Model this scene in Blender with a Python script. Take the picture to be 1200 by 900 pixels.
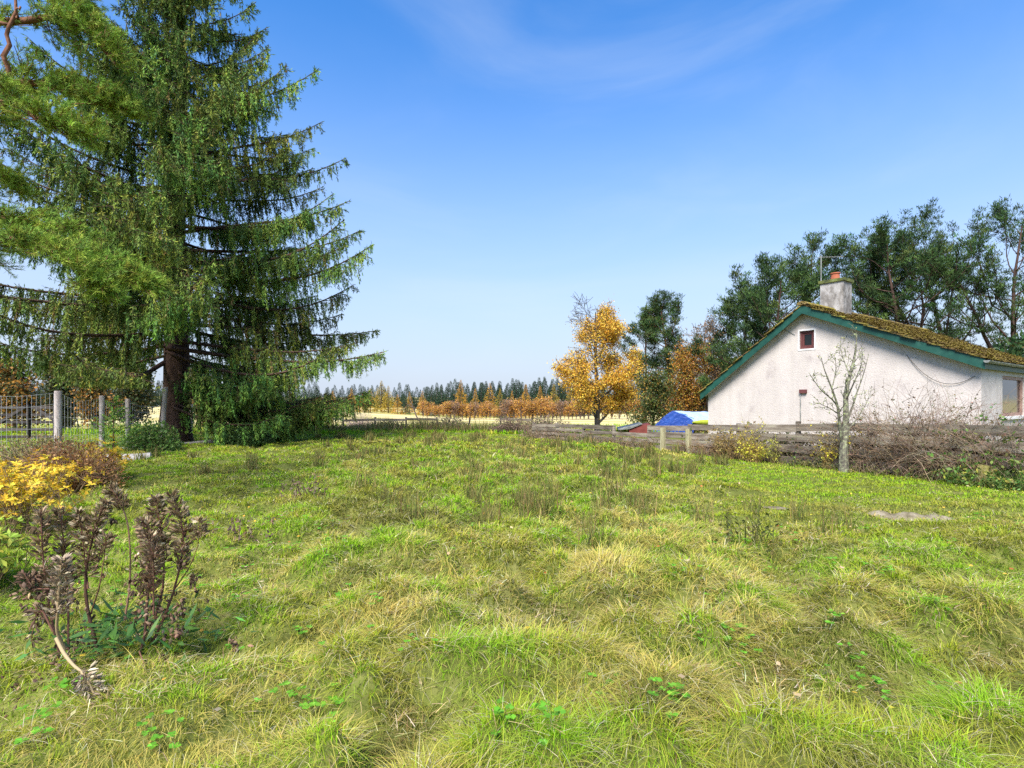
import bpy, math
import numpy as np
from mathutils import Vector

# ------------------------------------------------------------------ reset
for o in list(bpy.data.objects):
    bpy.data.objects.remove(o, do_unlink=True)
S = bpy.context.scene
COL = S.collection
R = math.radians

# ------------------------------------------------------------------ camera, sky, sun, exposure
FPX, HY, CZ = 640.0, 470.0, 1.65          # focal length in photo pixels, eye-level row, eye height (m)
cam_d = bpy.data.cameras.new('camera')
cam_d.sensor_width = 36.0
cam_d.lens = 36.0 * FPX / 1200.0
cam_d.shift_y = (HY - 450.0) / 1200.0
cam_d.clip_start = 0.05
cam_d.clip_end = 4000.0
cam = bpy.data.objects.new('camera', cam_d)
COL.objects.link(cam)
cam.location = (0, 0, CZ)
cam.rotation_euler = (R(90), 0, 0)
S.camera = cam

SUN_EL, SUN_AZ = R(50), R(202)             # azimuth clockwise from +Y
world = bpy.data.worlds.new('World')
S.world = world
world.use_nodes = True
nt = world.node_tree
for n in list(nt.nodes):
    nt.nodes.remove(n)


def nd(tree, kind, **kw):
    n = tree.nodes.new(kind)
    for k, v in kw.items():
        if hasattr(n, k):
            setattr(n, k, v)
        else:
            n.inputs[k.replace('_', ' ')].default_value = v
    return n


def ramp(tree, stops, interp='LINEAR'):
    n = tree.nodes.new('ShaderNodeValToRGB')
    cr = n.color_ramp
    cr.interpolation = interp
    while len(cr.elements) < len(stops):
        cr.elements.new(0.5)
    for e, (p, c) in zip(cr.elements, stops):
        e.position = p
        e.color = tuple(c) + (1,) if len(c) == 3 else c
    return n


sky = nd(nt, 'ShaderNodeTexSky', sky_type='NISHITA', sun_disc=False, sun_elevation=SUN_EL,
         sun_rotation=SUN_AZ, altitude=150.0, air_density=1.0, dust_density=0.6, ozone_density=2.4)
hsv = nd(nt, 'ShaderNodeHueSaturation')
hsv.inputs['Saturation'].default_value = 1.34
hsv.inputs['Value'].default_value = 1.17
hsv.inputs['Hue'].default_value = 0.505
nt.links.new(sky.outputs[0], hsv.inputs['Color'])
tc = nd(nt, 'ShaderNodeTexCoord')
sep = nd(nt, 'ShaderNodeSeparateXYZ')
nt.links.new(tc.outputs['Generated'], sep.inputs[0])
mx = nd(nt, 'ShaderNodeMath', operation='MAXIMUM')
nt.links.new(sep.outputs['Z'], mx.inputs[0]); mx.inputs[1].default_value = 0.0
mp = nd(nt, 'ShaderNodeMapping'); nt.links.new(tc.outputs['Generated'], mp.inputs[0])
mp.inputs['Rotation'].default_value = (0, R(-38), 0); mp.inputs['Scale'].default_value = (1.5, 1.5, 5.5)
nz = nd(nt, 'ShaderNodeTexNoise'); nt.links.new(mp.outputs[0], nz.inputs['Vector'])
nz.inputs['Scale'].default_value = 1.15; nz.inputs['Detail'].default_value = 8; nz.inputs['Roughness'].default_value = 0.55
nz.inputs['Distortion'].default_value = 0.7
crp = ramp(nt, [(0.40, (0, 0, 0)), (0.82, (0.46, 0.46, 0.46))], 'EASE')
nt.links.new(nz.outputs['Fac'], crp.inputs[0])
# thin white haze low down (a bright veil of high cloud)
hz = nd(nt, 'ShaderNodeMapRange'); nt.links.new(mx.outputs[0], hz.inputs['Value'])
hz.interpolation_type = 'SMOOTHSTEP'
hz.inputs['From Min'].default_value = -0.05; hz.inputs['From Max'].default_value = 0.62
hz.inputs['To Min'].default_value = 0.98; hz.inputs['To Max'].default_value = 0.0
sm = nd(nt, 'ShaderNodeMath', operation='MULTIPLY'); nt.links.new(crp.outputs[0], sm.inputs[0]); sm.inputs[1].default_value = 0.5
mixc = nd(nt, 'ShaderNodeMix', data_type='RGBA')
nt.links.new(hz.outputs[0], mixc.inputs['Factor'])
nt.links.new(hsv.outputs[0], mixc.inputs[6])
mixc.inputs[7].default_value = (2.36, 2.70, 3.36, 1)
bg = nd(nt, 'ShaderNodeBackground')
bg.inputs['Strength'].default_value = 0.0985
mixd = nd(nt, 'ShaderNodeMix', data_type='RGBA')
nt.links.new(sm.outputs[0], mixd.inputs['Factor']); nt.links.new(mixc.outputs[2], mixd.inputs[6]); mixd.inputs[7].default_value = (3.1, 3.5, 4.1, 1)
nt.links.new(mixd.outputs[2], bg.inputs['Color'])
wo = nd(nt, 'ShaderNodeOutputWorld')
nt.links.new(bg.outputs[0], wo.inputs['Surface'])

sd = bpy.data.lights.new('sun', 'SUN')
sd.energy = 3.2
sd.angle = R(28)
sd.color = (1.0, 0.95, 0.88)
sun = bpy.data.objects.new('sun', sd)
COL.objects.link(sun)
sv = Vector((math.sin(SUN_AZ) * math.cos(SUN_EL), math.cos(SUN_AZ) * math.cos(SUN_EL), math.sin(SUN_EL)))
sun.rotation_euler = sv.to_track_quat('Z', 'Y').to_euler()
sun.location = (0, -10, 30)

S.view_settings.view_transform = 'Standard'
S.view_settings.look = 'None'
S.view_settings.exposure = 1.42
S.view_settings.gamma = 1.0
S.view_settings.use_curve_mapping = False
S.render.engine = 'CYCLES'
S.cycles.use_denoising = False
S.cycles.max_bounces = 6
S.cycles.diffuse_bounces = 3
S.cycles.glossy_bounces = 2
S.cycles.transmission_bounces = 3
S.cycles.caustics_reflective = False
S.cycles.caustics_refractive = False
S.cycles.use_adaptive_sampling = True
S.cycles.adaptive_threshold = 0.02
S.cycles.sample_clamp_indirect = 4.0

# ------------------------------------------------------------------ helpers


def at(px, py, y):
    """world point at depth y that a photo position looks at"""
    return np.array([(px - 600.0) / FPX * y, y, CZ - (py - HY) / FPX * y])


def nrm(a):
    a = np.asarray(a, float)
    return a / np.maximum(np.linalg.norm(a, axis=-1, keepdims=True), 1e-9)


_T = np.random.default_rng(5).random((256, 256))


def vnoise(x, y):
    """tileable 2-D value noise, 0..1"""
    x = np.asarray(x, float); y = np.asarray(y, float)
    xi = np.floor(x).astype(int); yi = np.floor(y).astype(int)
    fx = x - xi; fy = y - yi
    fx = fx * fx * (3 - 2 * fx); fy = fy * fy * (3 - 2 * fy)
    a = _T[xi & 255, yi & 255]; b = _T[(xi + 1) & 255, yi & 255]
    c = _T[xi & 255, (yi + 1) & 255]; d = _T[(xi + 1) & 255, (yi + 1) & 255]
    return (a * (1 - fx) + b * fx) * (1 - fy) + (c * (1 - fx) + d * fx) * fy


def fbm(x, y, o=3):
    s = 0; a = 0.5; t = 0
    for k in range(o):
        s = s + a * vnoise(x * 2 ** k + 17 * k, y * 2 ** k + 31 * k); t += a; a *= 0.5
    return s / t


def sstep(a, b, x):
    t = np.clip((np.asarray(x, float) - a) / (b - a), 0, 1)
    return t * t * (3 - 2 * t)


class MB:
    """collects geometry, links it as one mesh object"""
    def __init__(s):
        s.v = []; s.f = []; s.c = []; s.m = []; s.n = 0

    def add(s, v, f, c=(1, 1, 1), m=0):
        v = np.asarray(v, np.float32).reshape(-1, 3)
        f = np.asarray(f, np.int32)
        if len(f) == 0:
            return
        s.v.append(v); s.f.append(f + s.n)
        c = np.asarray(c, np.float32)
        s.c.append(np.broadcast_to(c, (len(v), 3)) if c.ndim == 1 else c)
        s.m.append(np.full(len(f), m, np.int32))
        s.n += len(v)

    def build(s, name, mats, parent=None, smooth=None, color=True):
        smooth = color if smooth is None else smooth
        me = bpy.data.meshes.new(name)
        v = np.concatenate(s.v); c = np.concatenate(s.c)
        me.vertices.add(len(v)); me.vertices.foreach_set('co', v.ravel())
        loops = np.concatenate([f.ravel() for f in s.f]).astype(np.int32)
        tot = np.concatenate([np.full(len(f), f.shape[1], np.int32) for f in s.f])
        st = np.zeros(len(tot), np.int32); st[1:] = np.cumsum(tot)[:-1]
        me.loops.add(len(loops)); me.loops.foreach_set('vertex_index', loops)
        me.polygons.add(len(tot)); me.polygons.foreach_set('loop_start', st)
        me.polygons.foreach_set('material_index', np.concatenate(s.m))
        me.polygons.foreach_set('use_smooth', np.full(len(tot), bool(smooth)))
        if color:
            at_ = me.color_attributes.new('tint', 'FLOAT_COLOR', 'POINT')
            cc = np.ones((len(v), 4), np.float32); cc[:, :3] = c
            at_.data.foreach_set('color', cc.ravel())
        me.update(calc_edges=True)
        if not isinstance(mats, (list, tuple)):
            mats = [mats]
        for m in mats:
            me.materials.append(m)
        o = bpy.data.objects.new(name, me)
        COL.objects.link(o)
        if parent is not None:
            o.parent = parent
            o.matrix_parent_inverse = parent.matrix_basis.inverted()
        return o


def tag(o, label=None, cat=None, group=None, kind=None):
    if label: o['label'] = label
    if cat: o['category'] = cat
    if group: o['group'] = group
    if kind: o['kind'] = kind
    return o


def empty(name, loc, label, cat, group=None):
    o = bpy.data.objects.new(name, None)
    COL.objects.link(o)
    o.location = [float(a) for a in loc]
    o.empty_display_size = 0.2
    return tag(o, label, cat, group)


def dup(src, loc, rz, sc, label=None):
    """copy of a thing with copies of its parts"""
    r = src.copy(); COL.objects.link(r)
    r.location = [float(a) for a in loc]; r.rotation_euler = (0, 0, rz); r.scale = sc
    if label: r['label'] = label
    for ch in list(src.children):
        c = ch.copy(); COL.objects.link(c); c.parent = r
    return r


def frame_of(d):
    d = nrm(d)
    up = np.where(np.abs(d[..., 2:3]) > 0.95, np.array([1.0, 0, 0]), np.array([0, 0, 1.0]))
    a = nrm(np.cross(d, up)); b = np.cross(d, a)
    return a, b


def sticks(mb, p0, p1, r0, r1, sides=4, col=(1, 1, 1), m=0):
    """N tapered open tubes"""
    p0 = np.asarray(p0, float).reshape(-1, 3); p1 = np.asarray(p1, float).reshape(-1, 3)
    n = len(p0)
    if n == 0: return
    r0 = np.broadcast_to(np.asarray(r0, float), (n,)); r1 = np.broadcast_to(np.asarray(r1, float), (n,))
    a, b = frame_of(p1 - p0)
    an = np.arange(sides) * 2 * np.pi / sides
    ring = a[:, None] * np.cos(an)[None, :, None] + b[:, None] * np.sin(an)[None, :, None]
    v = np.concatenate([p0[:, None] + ring * r0[:, None, None], p1[:, None] + ring * r1[:, None, None]], 1)
    i = np.arange(sides); j = (i + 1) % sides
    q = np.stack([i, j, j + sides, i + sides], 1)
    f = (q[None] + (np.arange(n) * 2 * sides)[:, None, None]).reshape(-1, 4)
    c = np.asarray(col, float)
    if c.ndim == 2: c = np.repeat(c, 2 * sides, 0)
    mb.add(v.reshape(-1, 3), f, c, m)


def tube(mb, pts, rad, sides=8, col=(1, 1, 1), m=0, cap=True, rough=0.0, rng=None):
    pts = np.asarray(pts, float); n = len(pts)
    rad = np.broadcast_to(np.asarray(rad, float), (n,))
    t = nrm(np.gradient(pts, axis=0))
    a, b = frame_of(t[:1]); a = a[0]
    rings = []
    an = np.arange(sides) * 2 * np.pi / sides
    for k in range(n):
        a = a - t[k] * np.dot(a, t[k]); a = a / max(np.linalg.norm(a), 1e-9)
        b = np.cross(t[k], a)
        rr = rad[k] * np.ones(sides)
        if rough and rng is not None:
            rr = rr * (1 + rough * (rng.random(sides) - 0.5))
        rings.append(pts[k] + (a * np.cos(an)[:, None] + b * np.sin(an)[:, None]) * rr[:, None])
    v = np.concatenate(rings)
    i = np.arange(sides); j = (i + 1) % sides
    q = np.stack([i, j, j + sides, i + sides], 1)
    f = (q[None] + (np.arange(n - 1) * sides)[:, None, None]).reshape(-1, 4)
    base = mb.n
    mb.add(v, f, col, m)
    if cap:
        for k, s in ((0, -1), (n - 1, 1)):
            ring = rings[k]; c = ring.mean(0)
            vv = np.concatenate([ring, c[None]])
            ff = np.stack([i, j, np.full(sides, sides)], 1) if s > 0 else np.stack([j, i, np.full(sides, sides)], 1)
            mb.add(vv, ff, col, m)


def cards(mb, p, d, L, W, rng, col, m=0, side=None, mid=0.45):
    """N diamond leaves: base p, along d, length L, width W"""
    p = np.asarray(p, float).reshape(-1, 3); n = len(p)
    if n == 0: return
    d = nrm(np.broadcast_to(np.asarray(d, float), (n, 3)))
    if side is None:
        side = rng.normal(size=(n, 3))
    s = nrm(np.cross(d, side))
    L = np.broadcast_to(np.asarray(L, float), (n,))[:, None]; W = np.broadcast_to(np.asarray(W, float), (n,))[:, None]
    midp = p + d * L * mid
    v = np.stack([p, midp + s * W / 2, p + d * L, midp - s * W / 2], 1).reshape(-1, 3)
    f = np.arange(n * 4).reshape(n, 4)
    c = np.asarray(col, float)
    if c.ndim == 2: c = np.repeat(c, 4, 0)
    mb.add(v, f, c, m)


def box(mb, c, ax, half, col=(1, 1, 1), m=0, bev=0.0):
    """oriented box: centre c, axes ax (3x3 rows), half sizes; optional chamfered long edges"""
    c = np.asarray(c, float); ax = np.asarray(ax, float)
    h = np.asarray(half, float)
    sg = np.array([[x, y, z] for z in (-1, 1) for y in (-1, 1) for x in (-1, 1)], float)
    if bev <= 0:
        v = c + (sg * h) @ ax
        f = [[0, 2, 3, 1], [4, 5, 7, 6], [0, 1, 5, 4], [2, 6, 7, 3], [0, 4, 6, 2], [1, 3, 7, 5]]
        mb.add(v, f, col, m)
        return
    # octagonal section in axes 1,2 along axis 0
    b = min(bev, h[1] * .9, h[2] * .9)
    sec = np.array([[-h[1] + b, -h[2]], [h[1] - b, -h[2]], [h[1], -h[2] + b], [h[1], h[2] - b], [h[1] - b, h[2]], [-h[1] + b, h[2]], [-h[1], h[2] - b], [-h[1], -h[2] + b]])
    v = []
    for x in (-h[0], h[0]):
        for s_ in sec:
            v.append(c + np.array([x, s_[0], s_[1]]) @ ax)
    i = np.arange(8); j = (i + 1) % 8
    mb.add(v, np.stack([i, j, j + 8, i + 8], 1), col, m)
    mb.add(v, [list(range(7, -1, -1))], col, m)
    mb.add(v, [list(range(8, 16))], col, m)


def frame_dir(d, up=(0, 0, 1)):
    """rows: along d, sideways, up"""
    d = nrm(d); s = nrm(np.cross(up, d)); u = np.cross(d, s)
    return np.stack([d, s, u])


def prism(mb, poly, t, col=(1, 1, 1), m=0):
    """closed slab: polygon points (n,3) swept by vector t"""
    poly = np.asarray(poly, float); n = len(poly); t = np.asarray(t, float)
    v = np.concatenate([poly, poly + t])
    i = np.arange(n); j = (i + 1) % n
    mb.add(v, np.stack([i, j, j + n, i + n], 1), col, m)
    mb.add(v, [list(range(n - 1, -1, -1))], col, m)
    mb.add(v, [list(range(n, 2 * n))], col, m)


def jit(rng, base, n, amt=0.25, hue=0.12):
    """n natural variations of a colour (leaf to leaf)"""
    base = np.asarray(base, float)
    k = np.exp(rng.normal(0, amt, (n, 1)))
    h = np.exp(rng.normal(0, hue, (n, 3)))
    return np.clip(base * k * h, 0, 0.95)


def pick(rng, cols, wts, n, amt=0.2, hue=0.08):
    cols = np.asarray(cols, float); w = np.asarray(wts, float); w = w / w.sum()
    return np.clip(cols[rng.choice(len(cols), n, p=w)] * np.exp(rng.normal(0, amt, (n, 1))) * np.exp(rng.normal(0, hue, (n, 3))), 0, 0.95)


# ------------------------------------------------------------------ materials
def mat_leaf(name, trans=0.28, rough=0.6, spec=0.25, gain=1.0):
    m = bpy.data.materials.new(name); m.use_nodes = True
    t = m.node_tree; t.nodes.clear()
    a = nd(t, 'ShaderNodeAttribute'); a.attribute_name = 'tint'
    p = nd(t, 'ShaderNodeBsdfPrincipled')
    p.inputs['Roughness'].default_value = rough
    p.inputs['Specular IOR Level'].default_value = spec
    t.links.new(a.outputs['Color'], p.inputs['Base Color'])
    o = nd(t, 'ShaderNodeOutputMaterial')
    if trans > 0:
        tr = nd(t, 'ShaderNodeBsdfTranslucent')
        t.links.new(a.outputs['Color'], tr.inputs['Color'])
        mxs = nd(t, 'ShaderNodeMixShader'); mxs.inputs[0].default_value = trans
        t.links.new(p.outputs[0], mxs.inputs[1]); t.links.new(tr.outputs[0], mxs.inputs[2])
        t.links.new(mxs.outputs[0], o.inputs[0])
    else:
        t.links.new(p.outputs[0], o.inputs[0])
    return m


def mat_noise(name, stops, scale=(1, 1, 1), nscale=4.0, detail=6, rough=0.85, bump=0.0, bscale=40.0, spec=0.2, rnd=0.0, dist=0.02, use_tint=False, streak=0.0):
    """noise-ramped surface in object space with optional bump and per-object variation"""
    m = bpy.data.materials.new(name); m.use_nodes = True
    t = m.node_tree; t.nodes.clear()
    c = nd(t, 'ShaderNodeTexCoord'); mp_ = nd(t, 'ShaderNodeMapping')
    mp_.inputs['Scale'].default_value = scale
    t.links.new(c.outputs['Object'], mp_.inputs[0])
    n = nd(t, 'ShaderNodeTexNoise'); n.inputs['Scale'].default_value = nscale; n.inputs['Detail'].default_value = detail
    n.inputs['Roughness'].default_value = 0.62
    t.links.new(mp_.outputs[0], n.inputs['Vector'])
    rp = ramp(t, stops); t.links.new(n.outputs['Fac'], rp.inputs[0])
    col = rp.outputs[0]
    if rnd > 0:
        oi = nd(t, 'ShaderNodeObjectInfo')
        mr = nd(t, 'ShaderNodeMapRange'); mr.inputs['To Min'].default_value = 1 - rnd; mr.inputs['To Max'].default_value = 1 + rnd
        t.links.new(oi.outputs['Random'], mr.inputs['Value'])
        hs = nd(t, 'ShaderNodeHueSaturation'); t.links.new(mr.outputs[0], hs.inputs['Value']); t.links.new(col, hs.inputs['Color'])
        col = hs.outputs[0]
    if streak > 0:
        ms = nd(t, 'ShaderNodeMapping'); ms.inputs['Scale'].default_value = (1.6, 1.6, .16); t.links.new(c.outputs['Object'], ms.inputs[0])
        ns = nd(t, 'ShaderNodeTexNoise'); ns.inputs['Scale'].default_value = 2.4; ns.inputs['Detail'].default_value = 6; t.links.new(ms.outputs[0], ns.inputs['Vector'])
        rs = ramp(t, [(.35, (1 - streak, 1 - streak, 1 - streak * 1.1)), (.62, (1, 1, 1))]); t.links.new(ns.outputs['Fac'], rs.inputs[0])
        mq = nd(t, 'ShaderNodeMix', data_type='RGBA', blend_type='MULTIPLY'); mq.inputs[0].default_value = 1
        t.links.new(col, mq.inputs[6]); t.links.new(rs.outputs[0], mq.inputs[7]); col = mq.outputs[2]
    if use_tint:
        a = nd(t, 'ShaderNodeAttribute'); a.attribute_name = 'tint'
        mm = nd(t, 'ShaderNodeMix', data_type='RGBA', blend_type='MULTIPLY'); mm.inputs[0].default_value = 1
        t.links.new(col, mm.inputs[6]); t.links.new(a.outputs['Color'], mm.inputs[7]); col = mm.outputs[2]
    p = nd(t, 'ShaderNodeBsdfPrincipled'); p.inputs['Roughness'].default_value = rough
    p.inputs['Specular IOR Level'].default_value = spec
    t.links.new(col, p.inputs['Base Color'])
    if bump > 0:
        n2 = nd(t, 'ShaderNodeTexNoise'); n2.inputs['Scale'].default_value = bscale; n2.inputs['Detail'].default_value = 5
        t.links.new(mp_.outputs[0], n2.inputs['Vector'])
        bp = nd(t, 'ShaderNodeBump'); bp.inputs['Strength'].default_value = bump; bp.inputs['Distance'].default_value = dist
        t.links.new(n2.outputs['Fac'], bp.inputs['Height']); t.links.new(bp.outputs[0], p.inputs['Normal'])
    o = nd(t, 'ShaderNodeOutputMaterial'); t.links.new(p.outputs[0], o.inputs[0])
    return m


def mat_plain(name, col, rough=0.5, spec=0.4, metal=0.0):
    m = bpy.data.materials.new(name); m.use_nodes = True
    p = m.node_tree.nodes['Principled BSDF']
    p.inputs['Base Color'].default_value = tuple(col) + (1,)
    p.inputs['Roughness'].default_value = rough
    p.inputs['Specular IOR Level'].default_value = spec
    p.inputs['Metallic'].default_value = metal
    return m


M_GRASS = mat_leaf('grass_blades', 0.30, 0.75, 0.07)
M_LEAF = mat_leaf('leaves', 0.30, 0.55, 0.3)
M_NEEDLE = mat_leaf('needles', 0.12, 0.65, 0.12)
M_DRY = mat_leaf('dry_plant', 0.15, 0.8, 0.06)
M_TWIG = mat_leaf('twigs', 0.0, 0.85, 0.1)
M_BARK_SPRUCE = mat_noise('spruce_bark', [(0.3, (0.035, 0.02, 0.015)), (0.6, (0.12, 0.07, 0.05)), (0.8, (0.2, 0.15, 0.12))], (3, 3, 0.8), 3, bump=0.9, bscale=9, dist=0.05)
M_BARK_PINE = mat_noise('pine_bark', [(0.3, (0.08, 0.035, 0.02)), (0.6, (0.22, 0.10, 0.055)), (0.8, (0.30, 0.19, 0.13))], (2, 2, 0.7), 3, bump=0.8, bscale=9, dist=0.04)
M_BARK_GREY = mat_noise('grey_bark', [(0.3, (0.035, 0.03, 0.025)), (0.6, (0.12, 0.105, 0.09)), (0.8, (0.3, 0.29, 0.27))], (2, 2, 1.2), 5, bump=0.5)
M_BARK_LICHEN = mat_noise('lichen_bark', [(0.35, (0.07, 0.06, 0.05)), (0.5, (0.16, 0.15, 0.11)), (0.62, (0.28, 0.30, 0.17)), (0.75, (0.40, 0.42, 0.32))], (1, 1, 1), 16, bump=0.5, bscale=60, dist=0.01)
M_WOOD_GREY = mat_noise('weathered_board', [(0.25, (0.065, 0.05, 0.037)), (0.44, (0.16, 0.13, 0.10)), (0.60, (0.26, 0.225, 0.175)), (0.78, (0.25, 0.26, 0.14))], (1, 1, 9), 1.6, rough=0.9, bump=0.5, bscale=14, rnd=0.35)
M_WOOD_POST = mat_noise('weathered_post', [(0.3, (0.36, 0.29, 0.25)), (0.55, (0.58, 0.50, 0.45)), (0.8, (0.74, 0.69, 0.63))], (9, 9, 0.8), 2.2, rough=0.9, bump=0.5, bscale=10, rnd=0.15)
M_WOOD_LICHEN = mat_noise('lichen_post', [(0.3, (0.22, 0.19, 0.11)), (0.55, (0.36, 0.33, 0.19)), (0.8, (0.45, 0.45, 0.3))], (6, 6, 0.8), 3, rough=0.9, bump=0.5, bscale=10)
M_WOOD_DARK = mat_noise('dark_timber', [(0.3, (0.025, 0.02, 0.018)), (0.7, (0.10, 0.085, 0.075))], (1, 1, 6), 3, rough=0.9, rnd=0.2)
M_WIRE = mat_plain('galvanised_wire', (0.62, 0.63, 0.66), 0.5, 0.5, 0.2)
M_LOG = mat_noise('bleached_log', [(0.3, (0.22, 0.2, 0.18)), (0.7, (0.5, 0.47, 0.43))], (1, 6, 6), 3, rough=0.9, bump=0.5, bscale=20)

# ------------------------------------------------------------------ ground
FA, FB = np.array([10.1, 9.7]), np.array([0.3, 25.2])      # line of the boarded fence


def fence_side(x, y):
    """signed distance to the boarded fence line: >0 on the house side"""
    d = (FB - FA) / np.linalg.norm(FB - FA)
    nx, ny = d[1], -d[0]
    return (x - FA[0]) * nx + (y - FA[1]) * ny


def base_z(x, y):
    z = -0.95 * sstep(28.5, 38, y) - 2.0 * sstep(40, 150, y) + 0.022 * np.maximum(y - 165, 0) * sstep(160, 230, y)
    z = z - 0.022 * np.maximum(y - 420, 0)
    z = z + 2.0 * sstep(-8, -50, x) * sstep(60, 130, y)
    return z


def tussock(x, y):
    """how rough the meadow is, 0..1: rank tussocks in front, mown-looking grass by the fence and at the far end"""
    w = sstep(3.0, 10.0, y) * sstep(0.15, 0.45, x / np.maximum(y, 1.0) + 0.25 * (fbm(x * .5, y * .5) - .5))
    r = 1 - 0.85 * w
    r = r * (1 - 0.6 * sstep(17, 25, y))
    r = r * (1 - 0.45 * sstep(-0.25, -0.45, x / np.maximum(y, 1.0)))
    r = r * (1 - sstep(-1.5, 0.2, fence_side(x, y)))
    return np.clip(r, 0.05, 1)


def mound(x, y):
    n = vnoise(x * 2.3 + 3.1, y * 2.7 + 9.7) * 0.6 + vnoise(x * 5.1 + 40, y * 5.9 + 11) * 0.4
    r = tussock(x, y)
    return r * 0.27 * sstep(0.30, 0.75, n) + 0.05 * (fbm(x * .35, y * .35) - .5)


def gz(x, y):
    return base_z(x, y) + mound(x, y)


def axis(parts):
    out = [np.array([parts[0][0]])]
    for a, b, s in parts:
        n = max(1, int(round((b - a) / s)))
        out.append(np.linspace(a, b, n + 1)[1:])
    return np.concatenate(out)


gx = axis([(-1500, -300, 150), (-300, -60, 20), (-60, -20, 3), (-20, -6, .35), (-6, 6, .075), (6, 14, .25), (14, 60, 3), (60, 300, 20), (300, 1500, 150)])
gy = axis([(-60, -6, 6), (-6, 1.5, .5), (1.5, 8, .09), (8, 16, .2), (16, 40, .6), (40, 160, 6), (160, 560, 16), (560, 2500, 200)])
XX, YY = np.meshgrid(gx, gy, indexing='xy')
ZZ = gz(XX, YY)
nxg, nyg = len(gx), len(gy)
ii = (np.arange(nyg - 1)[:, None] * nxg + np.arange(nxg - 1)[None, :]).ravel()
gq = np.stack([ii, ii + 1, ii + nxg + 1, ii + nxg], 1)
fy_c = (YY[:-1, :-1] + YY[1:, 1:]).ravel() / 2
M_SOIL = mat_noise('meadow_floor', [(0.3, (0.07, 0.075, 0.02)), (0.5, (0.12, 0.14, 0.03)), (0.7, (0.19, 0.18, 0.06))], (1, 1, 1), 2.5, rough=1.0, bump=0.6, bscale=30, spec=0.05)
M_FIELD = mat_noise('stubble_field', [(0.34, (0.26, 0.27, 0.06)), (0.44, (0.46, 0.38, 0.13)), (0.56, (0.60, 0.50, 0.26)), (0.7, (0.42, 0.36, 0.11))], (0.012, 0.055, 0.0), 1.0, detail=5, rough=1.0, bump=0.4, bscale=30, spec=0.05)
mb = MB()
mb.add(np.stack([XX.ravel(), YY.ravel(), ZZ.ravel()], 1), gq[fy_c < 42], m=0)
fq = gq[fy_c >= 42]
mb.f.append(fq); mb.m.append(np.full(len(fq), 1, np.int32))
tag(mb.build('ground', [M_SOIL, M_FIELD], smooth=True, color=False), 'rough grassy ground running from the meadow to the far stubble field', 'ground', kind='structure')


# ------------------------------------------------------------------ grass (uncountable blades)
rg = np.random.default_rng(11)


def blades(mb, x, y, z, phi, L, W, th0, th1, col, ctip, K=3):
    """bent blades: start angle th0 from vertical, end angle th1, heading phi"""
    n = len(x)
    p = np.stack([x, y, z], 1)
    hd = np.stack([np.cos(phi), np.sin(phi), np.zeros(n)], 1)
    sd_ = np.stack([-np.sin(phi), np.cos(phi), np.zeros(n)], 1)
    tw = rg.normal(0, .5, n)[:, None]
    sd_ = nrm(sd_ + hd * tw)
    vs = []; cs = []
    for k in range(K + 1):
        t = k / K
        w = W * (1 - t) ** 0.7 * 0.5 + 0.0003
        vs.append(p - sd_ * w[:, None]); vs.append(p + sd_ * w[:, None])
        cc = col * (1 - t) + ctip * t
        cs.append(cc); cs.append(cc)
        th = th0 + (th1 - th0) * (t + .5 / K)
        p = p + (hd * np.sin(th)[:, None] + np.array([0, 0, 1.0]) * np.cos(th)[:, None]) * (L / K)[:, None]
    v = np.stack(vs, 1).reshape(-1, 3); c = np.stack(cs, 1).reshape(-1, 3)
    st = 2 * (K + 1)
    q = np.array([[2 * k, 2 * k + 1, 2 * k + 3, 2 * k + 2] for k in range(K)])
    f = (q[None] + (np.arange(n) * st)[:, None, None]).reshape(-1, 4)
    mb.add(v, f, c)


def sample_xy(n, y0, y1, d0, spread=1.08, pad=0.8):
    yy = np.linspace(y0, y1, 4000)
    pdf = (2 * spread * yy + 2 * pad) / (1 + (yy / d0) ** 2)
    cdf = np.cumsum(pdf); cdf /= cdf[-1]
    y = np.interp(rg.random(n), cdf, yy)
    x = (rg.random(n) * 2 - 1) * (spread * y + pad)
    return x, y


G_LUSH = np.array([0.21, 0.43, 0.010]); G_YEL = np.array([0.40, 0.48, 0.016]); G_STRAW = np.array([0.60, 0.49, 0.13])
G_OLIVE = np.array([0.22, 0.24, 0.03]); G_RUST = np.array([0.30, 0.20, 0.07]); G_PALE = np.array([0.55, 0.50, 0.30])


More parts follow.
